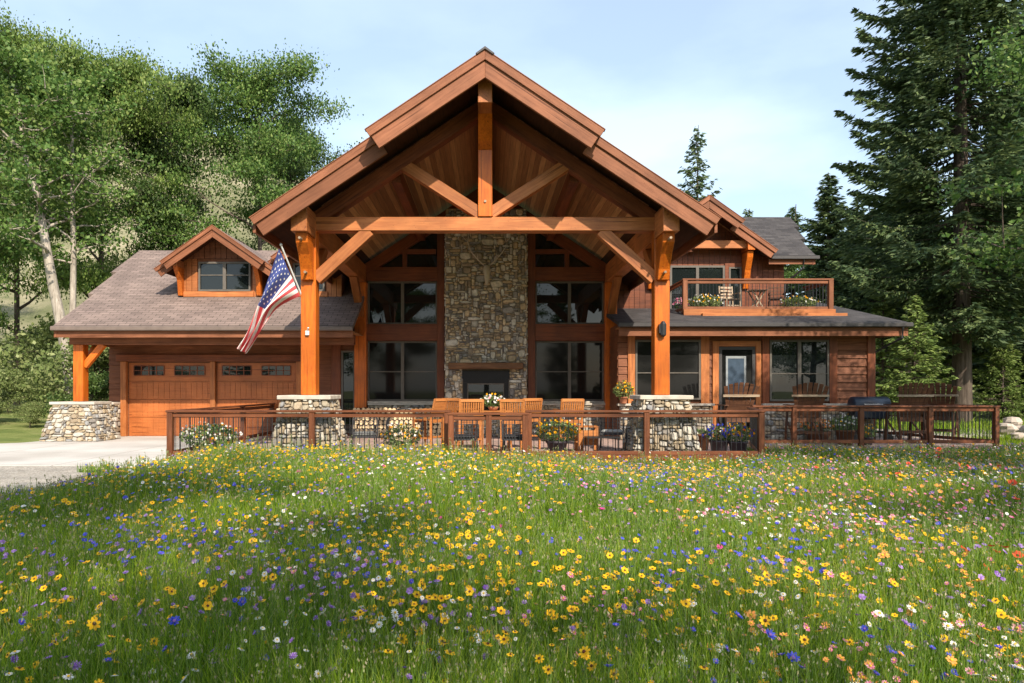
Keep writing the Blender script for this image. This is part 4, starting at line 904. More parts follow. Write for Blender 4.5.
# balcony furniture
def small_chair(label, M, mat):
    t = empty('slat_chair'); tag(t, label, 'chair'); mb = MB().mat(mat)
    for i in range(5): mb.box(-.22, .22, -.2+i*.085, -.2+i*.085+.07, .42, .44)
    mb.build('seat', t); mb = MB().mat(mat)
    for i in range(4): mb.bar((-.22, -.21-.02*i, .52+.11*i), (.22, -.21-.02*i, .52+.11*i), .02, .06)
    mb.build('backrest', t)
    for sx in (-1, 1):
        MB().mat(mat).bar((sx*.23, -.2, 0), (sx*.23, -.29, .9), .035, .035).build('leg', t); MB().mat(mat).bar((sx*.23, .2, 0), (sx*.23, .2, .64), .035, .035).build('leg', t)
        MB().mat(mat).bar((sx*.23, -.24, .64), (sx*.23, .24, .64), .05, .02).build('armrest', t)
    MB().mat(mat).bar((-.22, .2, .22), (.22, .2, .22), .02, .035).build('stretcher', t)
    t.matrix_basis = M
small_chair('pale slatted chair on the balcony left of the folding table', TM(X(730, 23.3), 23.3, 3.98, math.pi+.2), 'pale_wood')
small_chair('brown slatted chair on the balcony right of the folding table', TM(X(777, 23.3), 23.3, 3.98, math.pi-.3), 'weathered')
bx = X(757, 23.1); t = empty('folding_table', (bx, 23.1, 3.98)); tag(t, 'small pale folding table with crossed legs on the balcony', 'table')
mb = MB().mat('pale_wood')
for i in range(5): mb.box(bx-.28, bx+.28, 22.86+i*.1, 22.86+i*.1+.085, 4.66, 4.68)
mb.build('tabletop', t)
for sy in (22.92, 23.28):
    MB().mat('pale_wood').bar((bx-.22, sy, 3.98), (bx+.2, sy, 4.66), .03, .04).build('leg', t); MB().mat('pale_wood').bar((bx+.22, sy+.035, 3.98), (bx-.2, sy+.035, 4.66), .03, .04).build('leg', t)
# firewood: logs stacked along the wall, and a hoop full of them
rr = random.Random(5); lm = MB().mat('log_bark'); lm.tube([(0, 0, 0), (0, .38, 0)], 1.0, 9, False); lm.mat('log_end')
ring = [(math.cos(2*math.pi*k/9)*1.0, 0, math.sin(2*math.pi*k/9)*1.0) for k in range(9)]
ORD = 'first second third fourth fifth sixth seventh eighth ninth tenth eleventh twelfth thirteenth fourteenth fifteenth sixteenth seventeenth eighteenth nineteenth twentieth twenty-first twenty-second twenty-third'.split()
def log(x, y, z, r, lab, grp):
    mb = MB().mat('log_bark'); ring = []; n = 9; base = rr.random()*6
    for k in range(n):
        a = base+2*math.pi*k/n; q = r*rr.uniform(.82, 1.06); ring.append((q*math.cos(a), q*math.sin(a)))
    vs = [(a, 0, c) for a, c in ring]+[(a, .38, c) for a, c in ring]; mb.add(vs, [(k, (k+1) % n, n+(k+1) % n, n+k) for k in range(n)])
    mb.mat('log_end').add([(a, -.001, c) for a, c in ring], [tuple(range(n))]).add([(a, .381, c) for a, c in ring], [tuple(range(n))[::-1]])
    o = mb.build('firewood_log', None, TM(x, y, z, 0)); tag(o, lab, 'log', grp)
LG1 = 'split log with a pale end in the firewood stacked under the left porch windows'; LG2 = 'round log held in the black hoop rack left of the teak chair'
row = 0; z = .075
while z < .98:
    x = -4.2+(.07 if row % 2 else 0)
    li = 0
    while x < -1.5:
        r = rr.uniform(.06, .078); log(x+r, 22.46+rr.uniform(-.04, .05), z+.004*rr.random(), r, 'pale ended log under the porch windows, %s from the left in the %s row up' % (ORD[min(li, 22)], ORD[row]), 'firewood logs under the porch windows'); x += 2*r+.004; li += 1
    z += .132; row += 1
hx, hy, hz, hr = place(404, 19.4), 19.4, .52, .48
mb = MB().mat('black_metal'); pts = [(hx+hr*math.cos(a), hy+.05, hz+hr*math.sin(a)) for a in [2*math.pi*k/28 for k in range(29)]]; mb.tube(pts, .022, 6)
mb.tube([(p[0], p[1]+.25, p[2]) for p in pts], .022, 6); mb.box(hx-.25, hx+.25, hy, hy+.36, 0, .035)
o = mb.build('log_rack', None, None); tag(o, 'round black hoop rack holding firewood on the porch', 'log rack')
for j in range(-3, 4):
    for i in range(-3, 4):
        lx = (i+.5*(j % 2))*.125; lz = j*.11
        if math.hypot(lx, lz) < hr-.085: log(hx+lx, hy, hz+lz, .058, 'round log in the black hoop rack, %s from its left in the %s row up' % (ORD[i+3], ORD[j+3]), 'logs in the hoop rack')
# boulders and rocks
def rock(name, label, x, y, z, sx_, sy_, sz_, mat, seed, cat='rock', group=None):
    r = random.Random(seed); mb = MB().mat(mat); rings = []; n = 10; m_ = 6; vs = []; fs = []
    off = [[r.uniform(.78, 1.15) for _ in range(n)] for _ in range(m_+1)]
    for i in range(m_+1):
        ph = -math.pi/2+math.pi*i/m_
        for j in range(n):
            th = 2*math.pi*j/n; k = off[i][j] if 0 < i < m_ else 1; c = math.copysign(abs(math.cos(ph))**.7, 1)
            vs.append((sx_*c*math.cos(th)*k, sy_*c*math.sin(th)*k, sz_*(math.sin(ph)*(.9+.1*k))))
    for i in range(m_):
        for j in range(n): fs.append((i*n+j, i*n+(j+1) % n, (i+1)*n+(j+1) % n, (i+1)*n+j))
    mb.add(vs, fs); o = mb.build(name, None, TM(x, y, z, r.uniform(0, 3))); tag(o, label, cat, group)
rock('boulder', 'largest grey boulder at the foot of the left porch pier', X(294, 15.95), 15.6+.25, .10, .30, .16, .19, 'boulder', 1)
rock('boulder', 'flat grey boulder right of the largest one by the left pier', X(326, 15.9), 15.87, .08, .28, .15, .13, 'boulder', 2)
rock('boulder', 'small grey boulder left of the pier boulders', X(268, 16.2), 16.2, .08, .18, .15, .12, 'boulder', 3)
rk = [(1006, 22.0, .34, .5), (1020, 22.6, .26, .4), (1032, 22.2, .4, .35), (1012, 23.5, .3, .75), (1045, 23.4, .4, .6), (1000, 23.2, .3, .3), (1018, 21.2, .22, .22), (1040, 21.0, .3, .25)]
for i, (px, Y, s, zz) in enumerate(rk):
    rock('rubble_rock', 'pinkish pale rock in the rubble heap past the right end of the railing', X(px, Y), Y, zz*.6, s, s*.8, s*.55, 'pink_rock', 20+i, 'rock', 'rocks of the rubble heap')

# ------------------------------------------------------------------ trees
def tubes_np(segs, n=7):
    """segs: list of (points list, radii list) -> V, Q"""
    Vs = []; Qs = []; b0 = 0
    for pts, rad in segs:
        P = np.array(pts, float); R_ = np.array(rad, float); k = len(P)
        D = np.gradient(P, axis=0); D /= np.linalg.norm(D, axis=1, keepdims=True)+1e-9
        A = np.where(np.abs(D[:, 2:3]) < .9, np.array([[0, 0, 1.]]), np.array([[1., 0, 0]])); S = np.cross(A, D); S /= np.linalg.norm(S, axis=1, keepdims=True)+1e-9; T = np.cross(D, S)
        an = np.arange(n)*2*np.pi/n
        V = P[:, None]+(S[:, None]*np.cos(an)[None, :, None]+T[:, None]*np.sin(an)[None, :, None])*R_[:, None, None]
        Vs.append(V.reshape(-1, 3)); i = np.arange(k-1)[:, None]*n; j = np.arange(n)[None]
        Qs.append(np.stack([i+j, i+(j+1) % n, i+n+(j+1) % n, i+n+j], -1).reshape(-1, 4)+b0); b0 += k*n
    return np.concatenate(Vs), np.concatenate(Qs)
def deciduous(h, r, seed, leaves=26000, bare=.22, trunk_r=.2, leaf=.17, lean=(0, 0), crown=None, clus=None):
    """returns trunk (V,Q), crown (V,Q)"""
    g = np.random.default_rng(seed); segs = []; tips = []
    tp = []; n = 9; off = np.cumsum(g.normal(size=(n, 2))*.014*h/n*2.2, 0)
    for i in range(n):
        t = i/(n-1); tp.append((off[i, 0]+lean[0]*h*t**1.2, off[i, 1]+lean[1]*h*t, h*.93*t-.3*(i == 0)))
    tp = np.array(tp); segs.append((tp, trunk_r*(1-.88*np.linspace(0, 1, n))**.9+.01))
    nb = int(12+h*.8)
    for b_ in range(nb):
        t = bare+(1-bare)*((b_+g.random())/nb)**.82*.97; i = t*(n-1); k = min(int(i), n-2); p = tp[k]+(tp[k+1]-tp[k])*(i-k)
        az = g.uniform(0, 2*np.pi); env = np.sin(np.pi*min(1, max(0, (t-bare)/(1-bare)*.73+.15)))**.6
        Lb = r*env*g.uniform(.6, 1.08)+.3; rise = min(g.uniform(.25, .8)*(.6+.7*t), max(.05, (h*.99-p[2])/Lb)); Lb *= (1 if t < .8 else .8)
        m = 5; q = [p]; 
        for s in range(1, m+1):
            f = s/m; q.append(p+np.array([np.cos(az)*Lb*f, np.sin(az)*Lb*f, Lb*rise*f-.18*Lb*f*f])+g.normal(size=3)*.06*Lb*f)
            az += g.normal()*.12
        q = np.array(q); r0 = max(.02, trunk_r*.42*(1-t)+.02); segs.append((q, np.linspace(r0, .008, m+1)))
        for s in range(2, m+1):
            for _ in range(2):
                d = g.normal(size=3); d[2] = abs(d[2])*.5+.0; d /= np.linalg.norm(d); ll = Lb*g.uniform(.14, .36)
                e = q[s]+d*ll; segs.append((np.array([q[s], (q[s]+e)/2+g.normal(size=3)*.04, e]), np.array([r0*.35, r0*.22, .005]))); tips.append(e)
        tips.append(q[-1])
    nt0 = len(tips)
    for _ in range(9): tips.append(tp[-1]+g.normal(size=3)*np.array([.16, .16, .07])*r+np.array([0, 0, -.1*r]))
    tips = np.array(tips)
    per = leaves//len(tips); cs = (.05*r+.13) if clus is None else clus
    # clumps: flattened blobs of leaves round each twig end, uneven in size
    sz = g.uniform(.35, 1.9, len(tips)); sz = np.where(tips[:, 2] > .72*h, np.maximum(sz, 1.25), sz); idx = g.choice(len(tips), leaves, p=sz**2.4/np.sum(sz**2.4))
    C = tips[idx]+g.normal(size=(leaves, 3))*np.array([1, 1, .5])*cs*sz[idx][:, None]
    V, Q = cards(C, g.uniform(.55, 1.35, leaves)*leaf, asp=.72, rng=g)
    return tubes_np(segs), (V, Q)
def conifer(h, r, seed, bare=.08, trunk_r=.28, dens=1.0, leaf=.30, droop=.35, gap=.34, wid=.34):
    g = np.random.default_rng(seed); segs = []; C = []; D = []; S = []
    n = 10; tp = np.zeros((n, 3)); tp[:, 2] = np.linspace(-.3, h, n); tp[:, :2] = np.cumsum(g.normal(size=(n, 2))*.025, 0)*np.linspace(0, 1, n)[:, None]
    segs.append((tp, trunk_r*(1-.96*np.linspace(0, 1, n))+.008))
    z = bare*h
    while z < h*.985:
        t = z/h; env = (1-t)**.72*min(1, .45+(t-bare)*4); nb = g.integers(5, 8)
        a0 = g.uniform(0, 6.28)
        for b_ in range(nb):
            if g.random() < .10: continue
            az = a0+b_*2*np.pi/nb+g.normal()*.25; Lb = max(.12, r*env*g.uniform(.55, 1.12)); el = .55*(t-.35)+g.normal()*.08
            m = max(3, int(Lb/.32)+2); f = np.linspace(0, 1, m)
            hor = Lb*f*np.cos(el*.6); ver = Lb*(np.sin(el)*f-droop*f*(1-.75*f)*(1.15-t)); ver += .12*Lb*f**3
            P = np.stack([tp[0, 0]+np.cos(az)*hor, np.sin(az)*hor, z+g.normal()*.08+ver], -1)
            segs.append((P, np.linspace(.028*(1-t)+.012, .004, m)))
            nt_ = max(3, int(Lb/.075*dens)); ft = g.uniform(.10 if Lb > 1 else 0, 1.0, nt_)**.8
            B = np.stack([np.interp(ft, f, P[:, k]) for k in range(3)], -1)
            side = np.where(g.random(nt_) < .5, -1, 1)[:, None]; fw = np.array([np.cos(az), np.sin(az), 0]); sd = np.array([-np.sin(az), np.cos(az), 0])
            tl = (wid*Lb*(1.05-ft)+.10)*g.uniform(.5, 1.1, nt_)
            dr = fw*.75+side*sd*g.uniform(.3, 1.1, (nt_, 1)); dr[:, 2] -= g.uniform(.05, .55, nt_); dr /= np.linalg.norm(dr, axis=1, keepdims=True)
            for q in range(4):
                ff = (q+.5)/4; msk = tl*ff > leaf*.15*q
                C.append((B+dr*(tl*ff)[:, None]+g.normal(size=(nt_, 3))*.03)[msk]); D.append(dr[msk]); S.append((np.full(nt_, leaf)*g.uniform(.6, 1.2, nt_))[msk])
        z += gap*g.uniform(.7, 1.3)*(1.0-.55*t)
    C = np.concatenate(C); D = np.concatenate(D); S = np.concatenate(S); V, Q = cards(C, S, D*2.2, asp=.30, rng=g)
    return tubes_np(segs, 6), (V, Q)
MESH = {}
def tree(name, label, key, x, y, s=1, rz=0, group=None, cat='tree', trunk_mat='bark', leaf_mat='leaf', gen=None, z=None, sz=None):
    if key not in MESH:
        (tv, tq), (cv, cq) = gen(); MESH[key] = (np_mesh('trunk', tv, tq, [trunk_mat], smooth=True), np_mesh('crown', cv, cq, [leaf_mat]))
    zz = float(terr(x, y)) if z is None else z
    t = empty(name, (x, y, zz), rz); t.scale = (s, s, sz or s); tag(t, label, cat, group)
    for nm, me in zip(('trunk', 'crown'), MESH[key]):
        o = bpy.data.objects.new(nm, me); COL.objects.link(o); o.parent = t
        if nm == 'crown' and me.materials[0].name != leaf_mat: o.material_slots[0].link = 'OBJECT'; o.material_slots[0].material = MATS[leaf_mat]
    return t
G_ = dict(dThin=lambda: deciduous(14, 4.6, 12, 38000, leaf=.15),
    dA=lambda: deciduous(15, 4.6, 1, 62000, leaf=.135), dB=lambda: deciduous(14, 4.2, 2, 58000, leaf=.135), dC=lambda: deciduous(17, 4.6, 13, 66000, .18, leaf=.135),
    cA=lambda: conifer(15, 3.1, 5, dens=1.6), cB=lambda: conifer(13, 2.8, 6, droop=.45, dens=1.6), cBig=lambda: conifer(30, 6.3, 8, .12, .36, 2.0, .30, .42, .33, .42), cD=lambda: conifer(16, 3.4, 9, .12, .2, .75, .3, .2, .5))
LEFT = [  # px, Y, target top py, key, material idx, label
    (100, 36, 38, 'dA', 'broad cottonwood behind the left slope of the garage roof'),
    (168, 39, 62, 'dB', 'cottonwood rising above the garage ridge left of the dormer peak'),
    (262, 37, 44, 'dC', 'tall rounded cottonwood above the garage dormer, nearest the porch gable'),
    (306, 46, 120, 'dB', 'cottonwood just left of the porch gable roof'),
    (20, 40, 10, 'dC', 'tall leafy cottonwood at the left edge of the view'),
    (-45, 34, 30, 'dA', 'cottonwood cut by the left edge of the view'),
    (-110, 44, 30, 'dB', 'cottonwood beyond the left edge of the view')]
hts = dict(dThin=14, dA=15, dB=14, dC=17, cA=15, cB=13, cBig=30, cD=16)
for i, (px, Y, top, key, lab) in enumerate(LEFT):
    x = X(px, Y); z0 = float(terr(x, Y)); s = (Z(top, Y)-z0)/(hts[key]*1.02)
    tree('cottonwood_tree', lab, key, x, Y, s*(.64 if px < 200 else .78), i*1.3, sz=s, group='cottonwoods behind the garage', gen=G_[key], leaf_mat=('leaf_warm', 'leaf_deep', 'leaf', 'leaf_deep', 'leaf_warm', 'leaf')[i % 6])
# leaning pale trunks
tree('leaning_tree', 'tall sparse tree with a pale leaning trunk behind the garage corner', 'lean1', X(76, 30), 30, 1, 0, gen=lambda: deciduous(16.3, 2.7, 21, 12000, .42, .27, .17, (-.17, 0)), trunk_mat='pale_bark', leaf_mat='leaf')
tree('pale_tree', 'straight pale trunk with thin foliage beside the leaning one', 'lean2', X(73, 31), 31, 1, 1.0, gen=lambda: deciduous(15.8, 2.2, 25, 9000, .45, .17, .16, (-.02, 0)), trunk_mat='pale_bark', leaf_mat='leaf')
# understorey at left
US = [(8, 34, 1.5), (52, 38, 2.4), (30, 27, .9), (96, 30, 3.4), (90, 27, 2.0), (-20, 28, 2.0), (120, 33, 4.2), (-60, 25, 2.2), (30, 42, 4), (70, 38, 4.6)]
for i, (px, Y, hh) in enumerate(US):
    tree('leafy_bush', ('low', 'rounded', 'grey green', 'tall', 'dense', 'spreading', 'deep green', 'wide', 'distant', 'upright')[i]+' bush on the grassy slope left of the garage, '+
         ('at the left edge', 'under the leaning tree', 'nearest the drive', 'seen beside the porch post', 'close behind the porch pier', 'past the left edge', 'hugging the garage corner', 'outside on the left', 'far up the slope', 'below the cottonwoods')[i],
         'bush%d' % (i % 3), X(px, Y), Y, hh/3, i*2.1, 'bushes on the left slope', 'bush', gen=(lambda k=i % 3: deciduous(3, 1.7, 40+k, 9000, .05, .05, .13)), leaf_mat='shrub_leaf' if i % 3 != 1 else 'leaf_deep')
# conifers at right
RIGHT = [
    (962, 30, -330, 'cBig', 'huge dark spruce with a thick bare lower trunk behind the right railing'),
    (1062, 33, -80, 'cA', 'big spruce cut by the right edge of the view'),
    (829, 42, 172, 'cA', 'pointed spruce just right of the upper storey roof'),
    (697, 56, 124, 'cD', 'lone thin conifer above the roof right of the porch gable'),
    (874, 40, 205, 'cB', 'mid height spruce between the pointed one and the huge one'),
    (905, 46, 140, 'cA', 'slender spruce close behind the huge spruce'),
    (792, 70, 205, 'cB', 'small far spruce top beside the upper roof'),
    (748, 75, 208, 'cB', 'small far treetop peeping over the upper roof'),
    (850, 60, 225, 'cA', 'distant spruce between the wing roof and the big spruces'),
    (925, 62, 160, 'cB', 'distant spruce behind the slender one'),
    (1010, 48, 90, 'cA', 'tall spruce right of the huge spruce'),
    (1090, 36, 60, 'cB', 'spruce beyond the right edge of the view'), (1030, 38, 40, 'cA', 'tall dense spruce at the right edge of the view'),
    (815, 85, 250, 'cB', 'low far spruce over the balcony rail'),
    (890, 85, 245, 'cA', 'far hazy spruce behind the right wing corner'),
    (960, 80, 235, 'cB', 'far spruce behind the bare trunk'),
    (1040, 75, 215, 'cA', 'far spruce at the right edge of the wood'),
    (858, 50, 195, 'cA', 'mid green spruce filling the gap left of the huge spruce'), (896, 58, 185, 'cB', 'spruce tucked in behind the mid height one'), (1024, 42, 150, 'cB', 'mid green spruce at the right edge of the view'), (988, 56, 140, 'cA', 'spruce seen through the right half of the huge spruce')]
for i, (px, Y, top, key, lab) in enumerate(RIGHT):
    x = X(px, Y); z0 = float(terr(x, Y)); s = (Z(top, Y)-z0)/hts[key]
    tree('spruce_tree', lab, key, x, Y, s*(1 if px in (962, 697) else 1.35), i*1.7, sz=s, group='spruces right of the house', gen=G_[key], leaf_mat='needle')
YOUNG = [(915, 27.5, 5.2, 'light green young conifer behind the fan backed chairs'), (1003, 31, 4.4, 'light green young conifer right of the huge trunk'), (882, 31, 6.2, 'young conifer beside the right wing corner'),
         (948, 34, 5.5, 'young conifer left of the huge bare trunk'), (1035, 36, 5.5, 'young conifer at the right edge'), (870, 38, 5.0, 'small conifer behind the wing corner')]
for i, (px, Y, top, key, lm_, lab) in enumerate([(885, 52, 240, 'dB', 'leaf', 'light green broadleaf tree glowing behind the right wing corner'), (935, 56, 225, 'dC', 'leaf', 'light green broadleaf tree left of the huge spruce trunk'),
        (1000, 58, 215, 'dA', 'leaf', 'light green broadleaf tree right of the huge spruce trunk'), (1050, 62, 190, 'dB', 'leaf', 'broadleaf tree at the right edge of the wood'), (843, 66, 245, 'dA', 'leaf', 'far broadleaf tree right of the balcony')]):
    x = X(px, Y); z0 = float(terr(x, Y)); tree('broadleaf_tree', lab, key, x, Y, (Z(top, Y)-z0)/hts[key], i*2.3, 'broadleaf trees in the right wood', gen=G_[key], leaf_mat=lm_)
for i, (px, Y, hh, lab) in enumerate(YOUNG):
    tree('young_conifer', lab, 'yc', X(px, Y), Y, hh/6, i*1.9, 'young conifers under the spruces', gen=lambda: conifer(6, 1.9, 60, .03, .08, 1.3, .22, .2, .26, .4), leaf_mat='needle_light')
for i, (px, Y, lab) in enumerate([(908, 32, 'bare pinkish pine trunk seen above the left fan backed chair'), (1008, 38, 'pale grey trunk right of the huge spruce'), (1021, 44, 'thin far trunk at the right edge')]):
    tree('pine_tree', lab, 'pine', X(px, Y), Y, 1, i*2., None, gen=lambda: conifer(15, 2.2, 70, .5, .17, .8, .3, .2, .45), trunk_mat='pale_bark', leaf_mat='needle')
# trees round the photographer: their shade lies on the meadow, their crowns show in the glass
SH = [(-.1, -5.4, 'dThin', .92, 'leaf'), (11.8, 7.4, 'dThin', .68, 'leaf'), (13.5, 13.2, 'dThin', .70, 'leaf'), (10.3, 1.2, 'dThin', .55, 'leaf')]
SH += [(-34+8.5*k, -27-4*((k*7) % 3), ('dA', 'cA', 'dC', 'dB')[k % 4], .85+.12*((k*5) % 3), 'leaf') for k in range(10)]
for i, (x, y, key, s, lm_) in enumerate(SH):
    tree('shade_tree', ('tree behind the photographer, '+ORD[i]+' from the meadow outwards'), key, x, y, s, i*1.1, 'trees around the photographer', gen=G_[key], leaf_mat=lm_)

# ------------------------------------------------------------------ meadow
def inside(x, y):
    edge = -6.95+.35*np.sin(y*1.7)+.25*np.sin(y*4.1)+.2*np.sin(y*11+x*3); back = np.where(x < 6.3, 15.33, np.where(x < 14.2, 18.7, 30.0))
    lb = np.where(y < 9.3, -6.9-(9.3-y)*.0, edge)
    return (x > lb) & (y < back) & (y > 1.2)
def gz(x, y): return terr(x, y)-.01
def pnoise(x, y, s, ph):
    return (np.sin(x*s+ph)+np.sin(y*s*1.3+ph*2.1)+np.sin((x+y)*s*.7+ph*.7)+np.sin((x-y*1.4)*s*1.9+ph*1.7)*.6)/3.6
def scatter(n, ymin, ymax, rng, pw=0.0):
    y = ymin+(ymax-ymin)*rng.random(n)**(1+pw); x = (rng.uniform(-.80, .95, n))*y+rng.uniform(-.7, .7, n); m = inside(x, y); return x[m], y[m]
def hgt(x, y): return (.4+.6*smooth(-7.1, -5.2, x))*(.36+.10*pnoise(x, y, .9, 1.0)+.06*pnoise(x, y, 2.7, 4.0)-.10*smooth(9, 15, y)*smooth(-1, 3, x)+.10*smooth(8, 13, y)*smooth(3, -3, x)+.04)
g = np.random.default_rng(77)
x, y = scatter(400000, 1.2, 19.5, g, .1); n = len(x)
xf, yf = g.uniform(11, 26, 30000), g.uniform(17, 30, 30000); m = inside(xf, yf); x = np.concatenate([x, xf[m]]); y = np.concatenate([y, yf[m]]); n = len(x)
H_ = np.maximum(.1, hgt(x, y))*g.uniform(.45, 1.25, n); wv = .0022*(np.maximum(y, 2)/2.2)**.62*g.uniform(.7, 1.4, n)
az = g.uniform(0, 2*np.pi, n); bend = g.uniform(.05, .55, n)*H_; z0 = gz(x, y)
dx, dy = np.cos(az), np.sin(az); sxv, syv = -dy, dx; a2 = g.uniform(0, 2*np.pi, n); wxv, wyv = np.cos(a2), np.sin(a2)
lv = []
for f_, b_, ww in ((0, 0, 1), (.55, .3, .85), (1, 1, .12)):
    cx_ = x+dx*bend*b_; cy_ = y+dy*bend*b_; cz_ = z0+H_*f_
    for s_ in (-1, 1): lv.append(np.stack([cx_+wxv*wv*ww*s_, cy_+wyv*wv*ww*s_, cz_], -1))
V = np.stack(lv, 1).reshape(-1, 3); b0 = np.arange(n)*6
Q = np.concatenate([np.stack([b0, b0+1, b0+3, b0+2], -1), np.stack([b0+2, b0+3, b0+5, b0+4], -1)])
o = np_obj('meadow_grass', V, Q, ['grass']); tag(o, 'long fresh green grass filling the wildflower meadow', 'grass', None, 'stuff')
# leafy herbs between the grass
x, y = scatter(120000, 1.7, 19, g, .15); n = len(x); zt_ = gz(x, y)+np.maximum(.08, hgt(x, y))*g.uniform(.1, .85, n)
C = np.stack([x, y, zt_], -1); V, Q = cards(C, .016*(y/2.2)**.5*g.uniform(.7, 1.8, n)+.012, np.stack([g.normal(size=n), g.normal(size=n), np.abs(g.normal(size=n))*1.4], -1), asp=.34, rng=g)
o = np_obj('meadow_herbs', V, Q, ['herb']); tag(o, 'small feathery leaves of the wildflowers among the grass', 'ground cover', None, 'stuff')
x, y = scatter(26000, 1.7, 19, g, .05); n = len(x); z0 = gz(x, y); hh = np.maximum(.12, hgt(x, y))*g.uniform(.9, 1.5, n); wv = .0011*(np.maximum(y, 2)/2.2)**.6
lx = g.normal(size=n)*.12*hh; ly = g.normal(size=n)*.12*hh; a = np.stack([x, y, z0], -1); t_ = np.stack([x+lx, y+ly, z0+hh], -1); wd_ = np.stack([wv, wv*0, wv*0], -1)
V = np.stack([a-wd_, a+wd_, t_+wd_*.6, t_-wd_*.6], 1).reshape(-1, 3); Q = np.arange(4*n).reshape(-1, 4)
V2, Q2 = cards(np.repeat(t_, 3, 0)+g.normal(size=(3*n, 3))*.008, .012*(np.repeat(y, 3)/2.2)**.45*g.uniform(.6, 1.5, 3*n), np.tile(np.array([0, 0, 1.2]), (3*n, 1)), asp=.5, rng=g)
leafy('seedhead', [(0, (.20, .17, .09)), (.4, (.34, .30, .17)), (.7, (.26, .31, .12)), (1, (.46, .38, .28))], .25)
o = np_obj('meadow_seedheads', np.concatenate([V, V2]), np.concatenate([Q, Q2+4*n]), ['stem', 'seedhead'], None, None, np.concatenate([np.zeros(n, int), np.ones(len(Q2), int)])); tag(o, 'thin tan stems and seed heads standing above the grass', 'grass', None, 'stuff')
# flowers
def flower_mb(kind, r, stem, seed):
    q = random.Random(seed); mb = MB().mat('petal_'+kind); npet = {'yellow': 8, 'white': 11, 'blue': 9, 'pink': 8, 'lavender': 10, 'red': 5, 'orange': 7, 'magenta': 12}[kind]
    cup = {'yellow': .12, 'white': .1, 'blue': .55, 'pink': .25, 'lavender': .5, 'red': .55, 'orange': .3, 'magenta': .6}[kind]; wd = 1.5*math.pi/npet*(1.5 if kind == 'red' else 1)
    layers = 2 if kind in ('blue', 'magenta', 'lavender', 'white') else 1
    for ly in range(layers):
        rl = r*(1-.35*ly)
        for k in range(npet):
            a = 2*math.pi*(k+.5*ly)/npet+q.uniform(-.1, .1); w_ = rl*wd*.42; ri = r*.16; c, s = math.cos(a), math.sin(a); h1 = cup*rl*q.uniform(.5, 1.0)+ly*r*.15
            def P(u, v, z): return (c*u-s*v, s*u+c*v, z)
            mb.add([P(ri, -w_*.3, 0), P(rl*.62, -w_, h1*.6), P(rl, -w_*.55, h1), P(rl*.97, w_*.55, h1), P(rl*.62, w_, h1*.6), P(ri, w_*.3, 0)], [(0, 1, 2, 3, 4, 5)])
    cm = {'yellow': 'disc_dark', 'white': 'disc_yellow', 'blue': 'petal_lavender', 'pink': 'disc_yellow', 'lavender': 'petal_lavender', 'red': 'disc_dark', 'orange': 'disc_yellow', 'magenta': 'petal_magenta'}[kind]
    mb.mat(cm).lathe([(r*.27, 0.0), (r*.30, .06*r), (r*.2, .2*r), (.01*r, .26*r)], 8, (0, 0, .004))
    return mb
def flower_proto(kind, r, stem, seed, tilt, taz):
    mb = flower_mb(kind, r, stem, seed); R3 = Matrix.Rotation(taz, 4, 'Z') @ Matrix.Rotation(tilt, 4, 'X'); mb.v = [tuple(R3 @ Vector(v)) for v in mb.v]
    q = random.Random(seed+5); l = Vector((q.uniform(-.06, .06), q.uniform(-.06, .06), -stem)); mb.mat('stem').tube([(0, 0, -.002), l*.5+Vector((q.uniform(-.015, .015), q.uniform(-.015, .015), 0)), l], .0016, 4)
    me_o = mb.build('tmp'); me = me_o.data; bpy.data.objects.remove(me_o); return me
KN = {'yellow': ('yellow_coreopsis', 'yellow coreopsis standing in the foreground meadow'), 'white': ('white_daisy', 'white daisy like flower standing in the foreground meadow'),
      'blue': ('blue_cornflower', 'deep blue cornflower standing in the foreground meadow'), 'pink': ('pink_wildflower', 'pink wildflower standing in the foreground meadow'),
      'lavender': ('lavender_wildflower', 'lavender wildflower standing in the foreground meadow'), 'red': ('red_poppy', 'red poppy standing in the meadow'),
      'orange': ('orange_wildflower', 'orange wildflower standing in the foreground meadow'), 'magenta': ('magenta_wildflower', 'magenta wildflower standing in the meadow')}
# per kind: number, head radius, how the density varies over the meadow (function of screen-free ground position)
def w_left(x, y): return .35+.9*smooth(2, -4, x)*1.0+.4*(pnoise(x, y, 1.3, 2.0) > .1)
def w_patch(ph, sc=1.1, th=.15): return lambda x, y: .06+1.3*(pnoise(x, y, sc, ph) > th)
def w_right(ph): return lambda x, y: .05+1.4*smooth(0, 4, x)*(pnoise(x, y, 1.0, ph) > -.1)
FS = 1.16
KD = {'yellow': (4000, .0185, lambda x, y: .08+.9*(pnoise(x, y, 1.6, 2.0) > .15)+.5*smooth(3, -3, x)*(pnoise(x, y, 2.3, 1.0) > -.1)+.9*smooth(9.5, 13, y)*smooth(5, 1, x)), 'white': (1500, .0155, w_patch(3.3, 1.4)), 'blue': (1900, .0155, w_patch(5.1, 1.2)),
      'pink': (1900, .015, w_right(7.7)), 'lavender': (1900, .0145, w_patch(9.2, 1.2, 0)), 'red': (130, .029, w_right(1.0)), 'orange': (900, .018, w_right(4.0)), 'magenta': (60, .022, w_patch(2.2))}
g = np.random.default_rng(2024)
def zone_label(lab, x, y, s):
    q = x/y; lat = ['at the far left', 'left of centre', 'just left of the middle', 'just right of the middle', 'right of centre', 'at the far right'][int(np.clip((q+.70)/.245, 0, 5))]
    dep = 'at the very front' if y < 3 else 'near the front' if y < 4.2 else 'a few steps in' if y < 6 else 'midway to the railing' if y < 9 else 'towards the railing'
    return ('large ' if s > 1.05 else 'small ' if s < .85 else '')+lab.split(' standing')[0].split(' in the')[0].replace(' in', '')+' '+lat+', '+dep
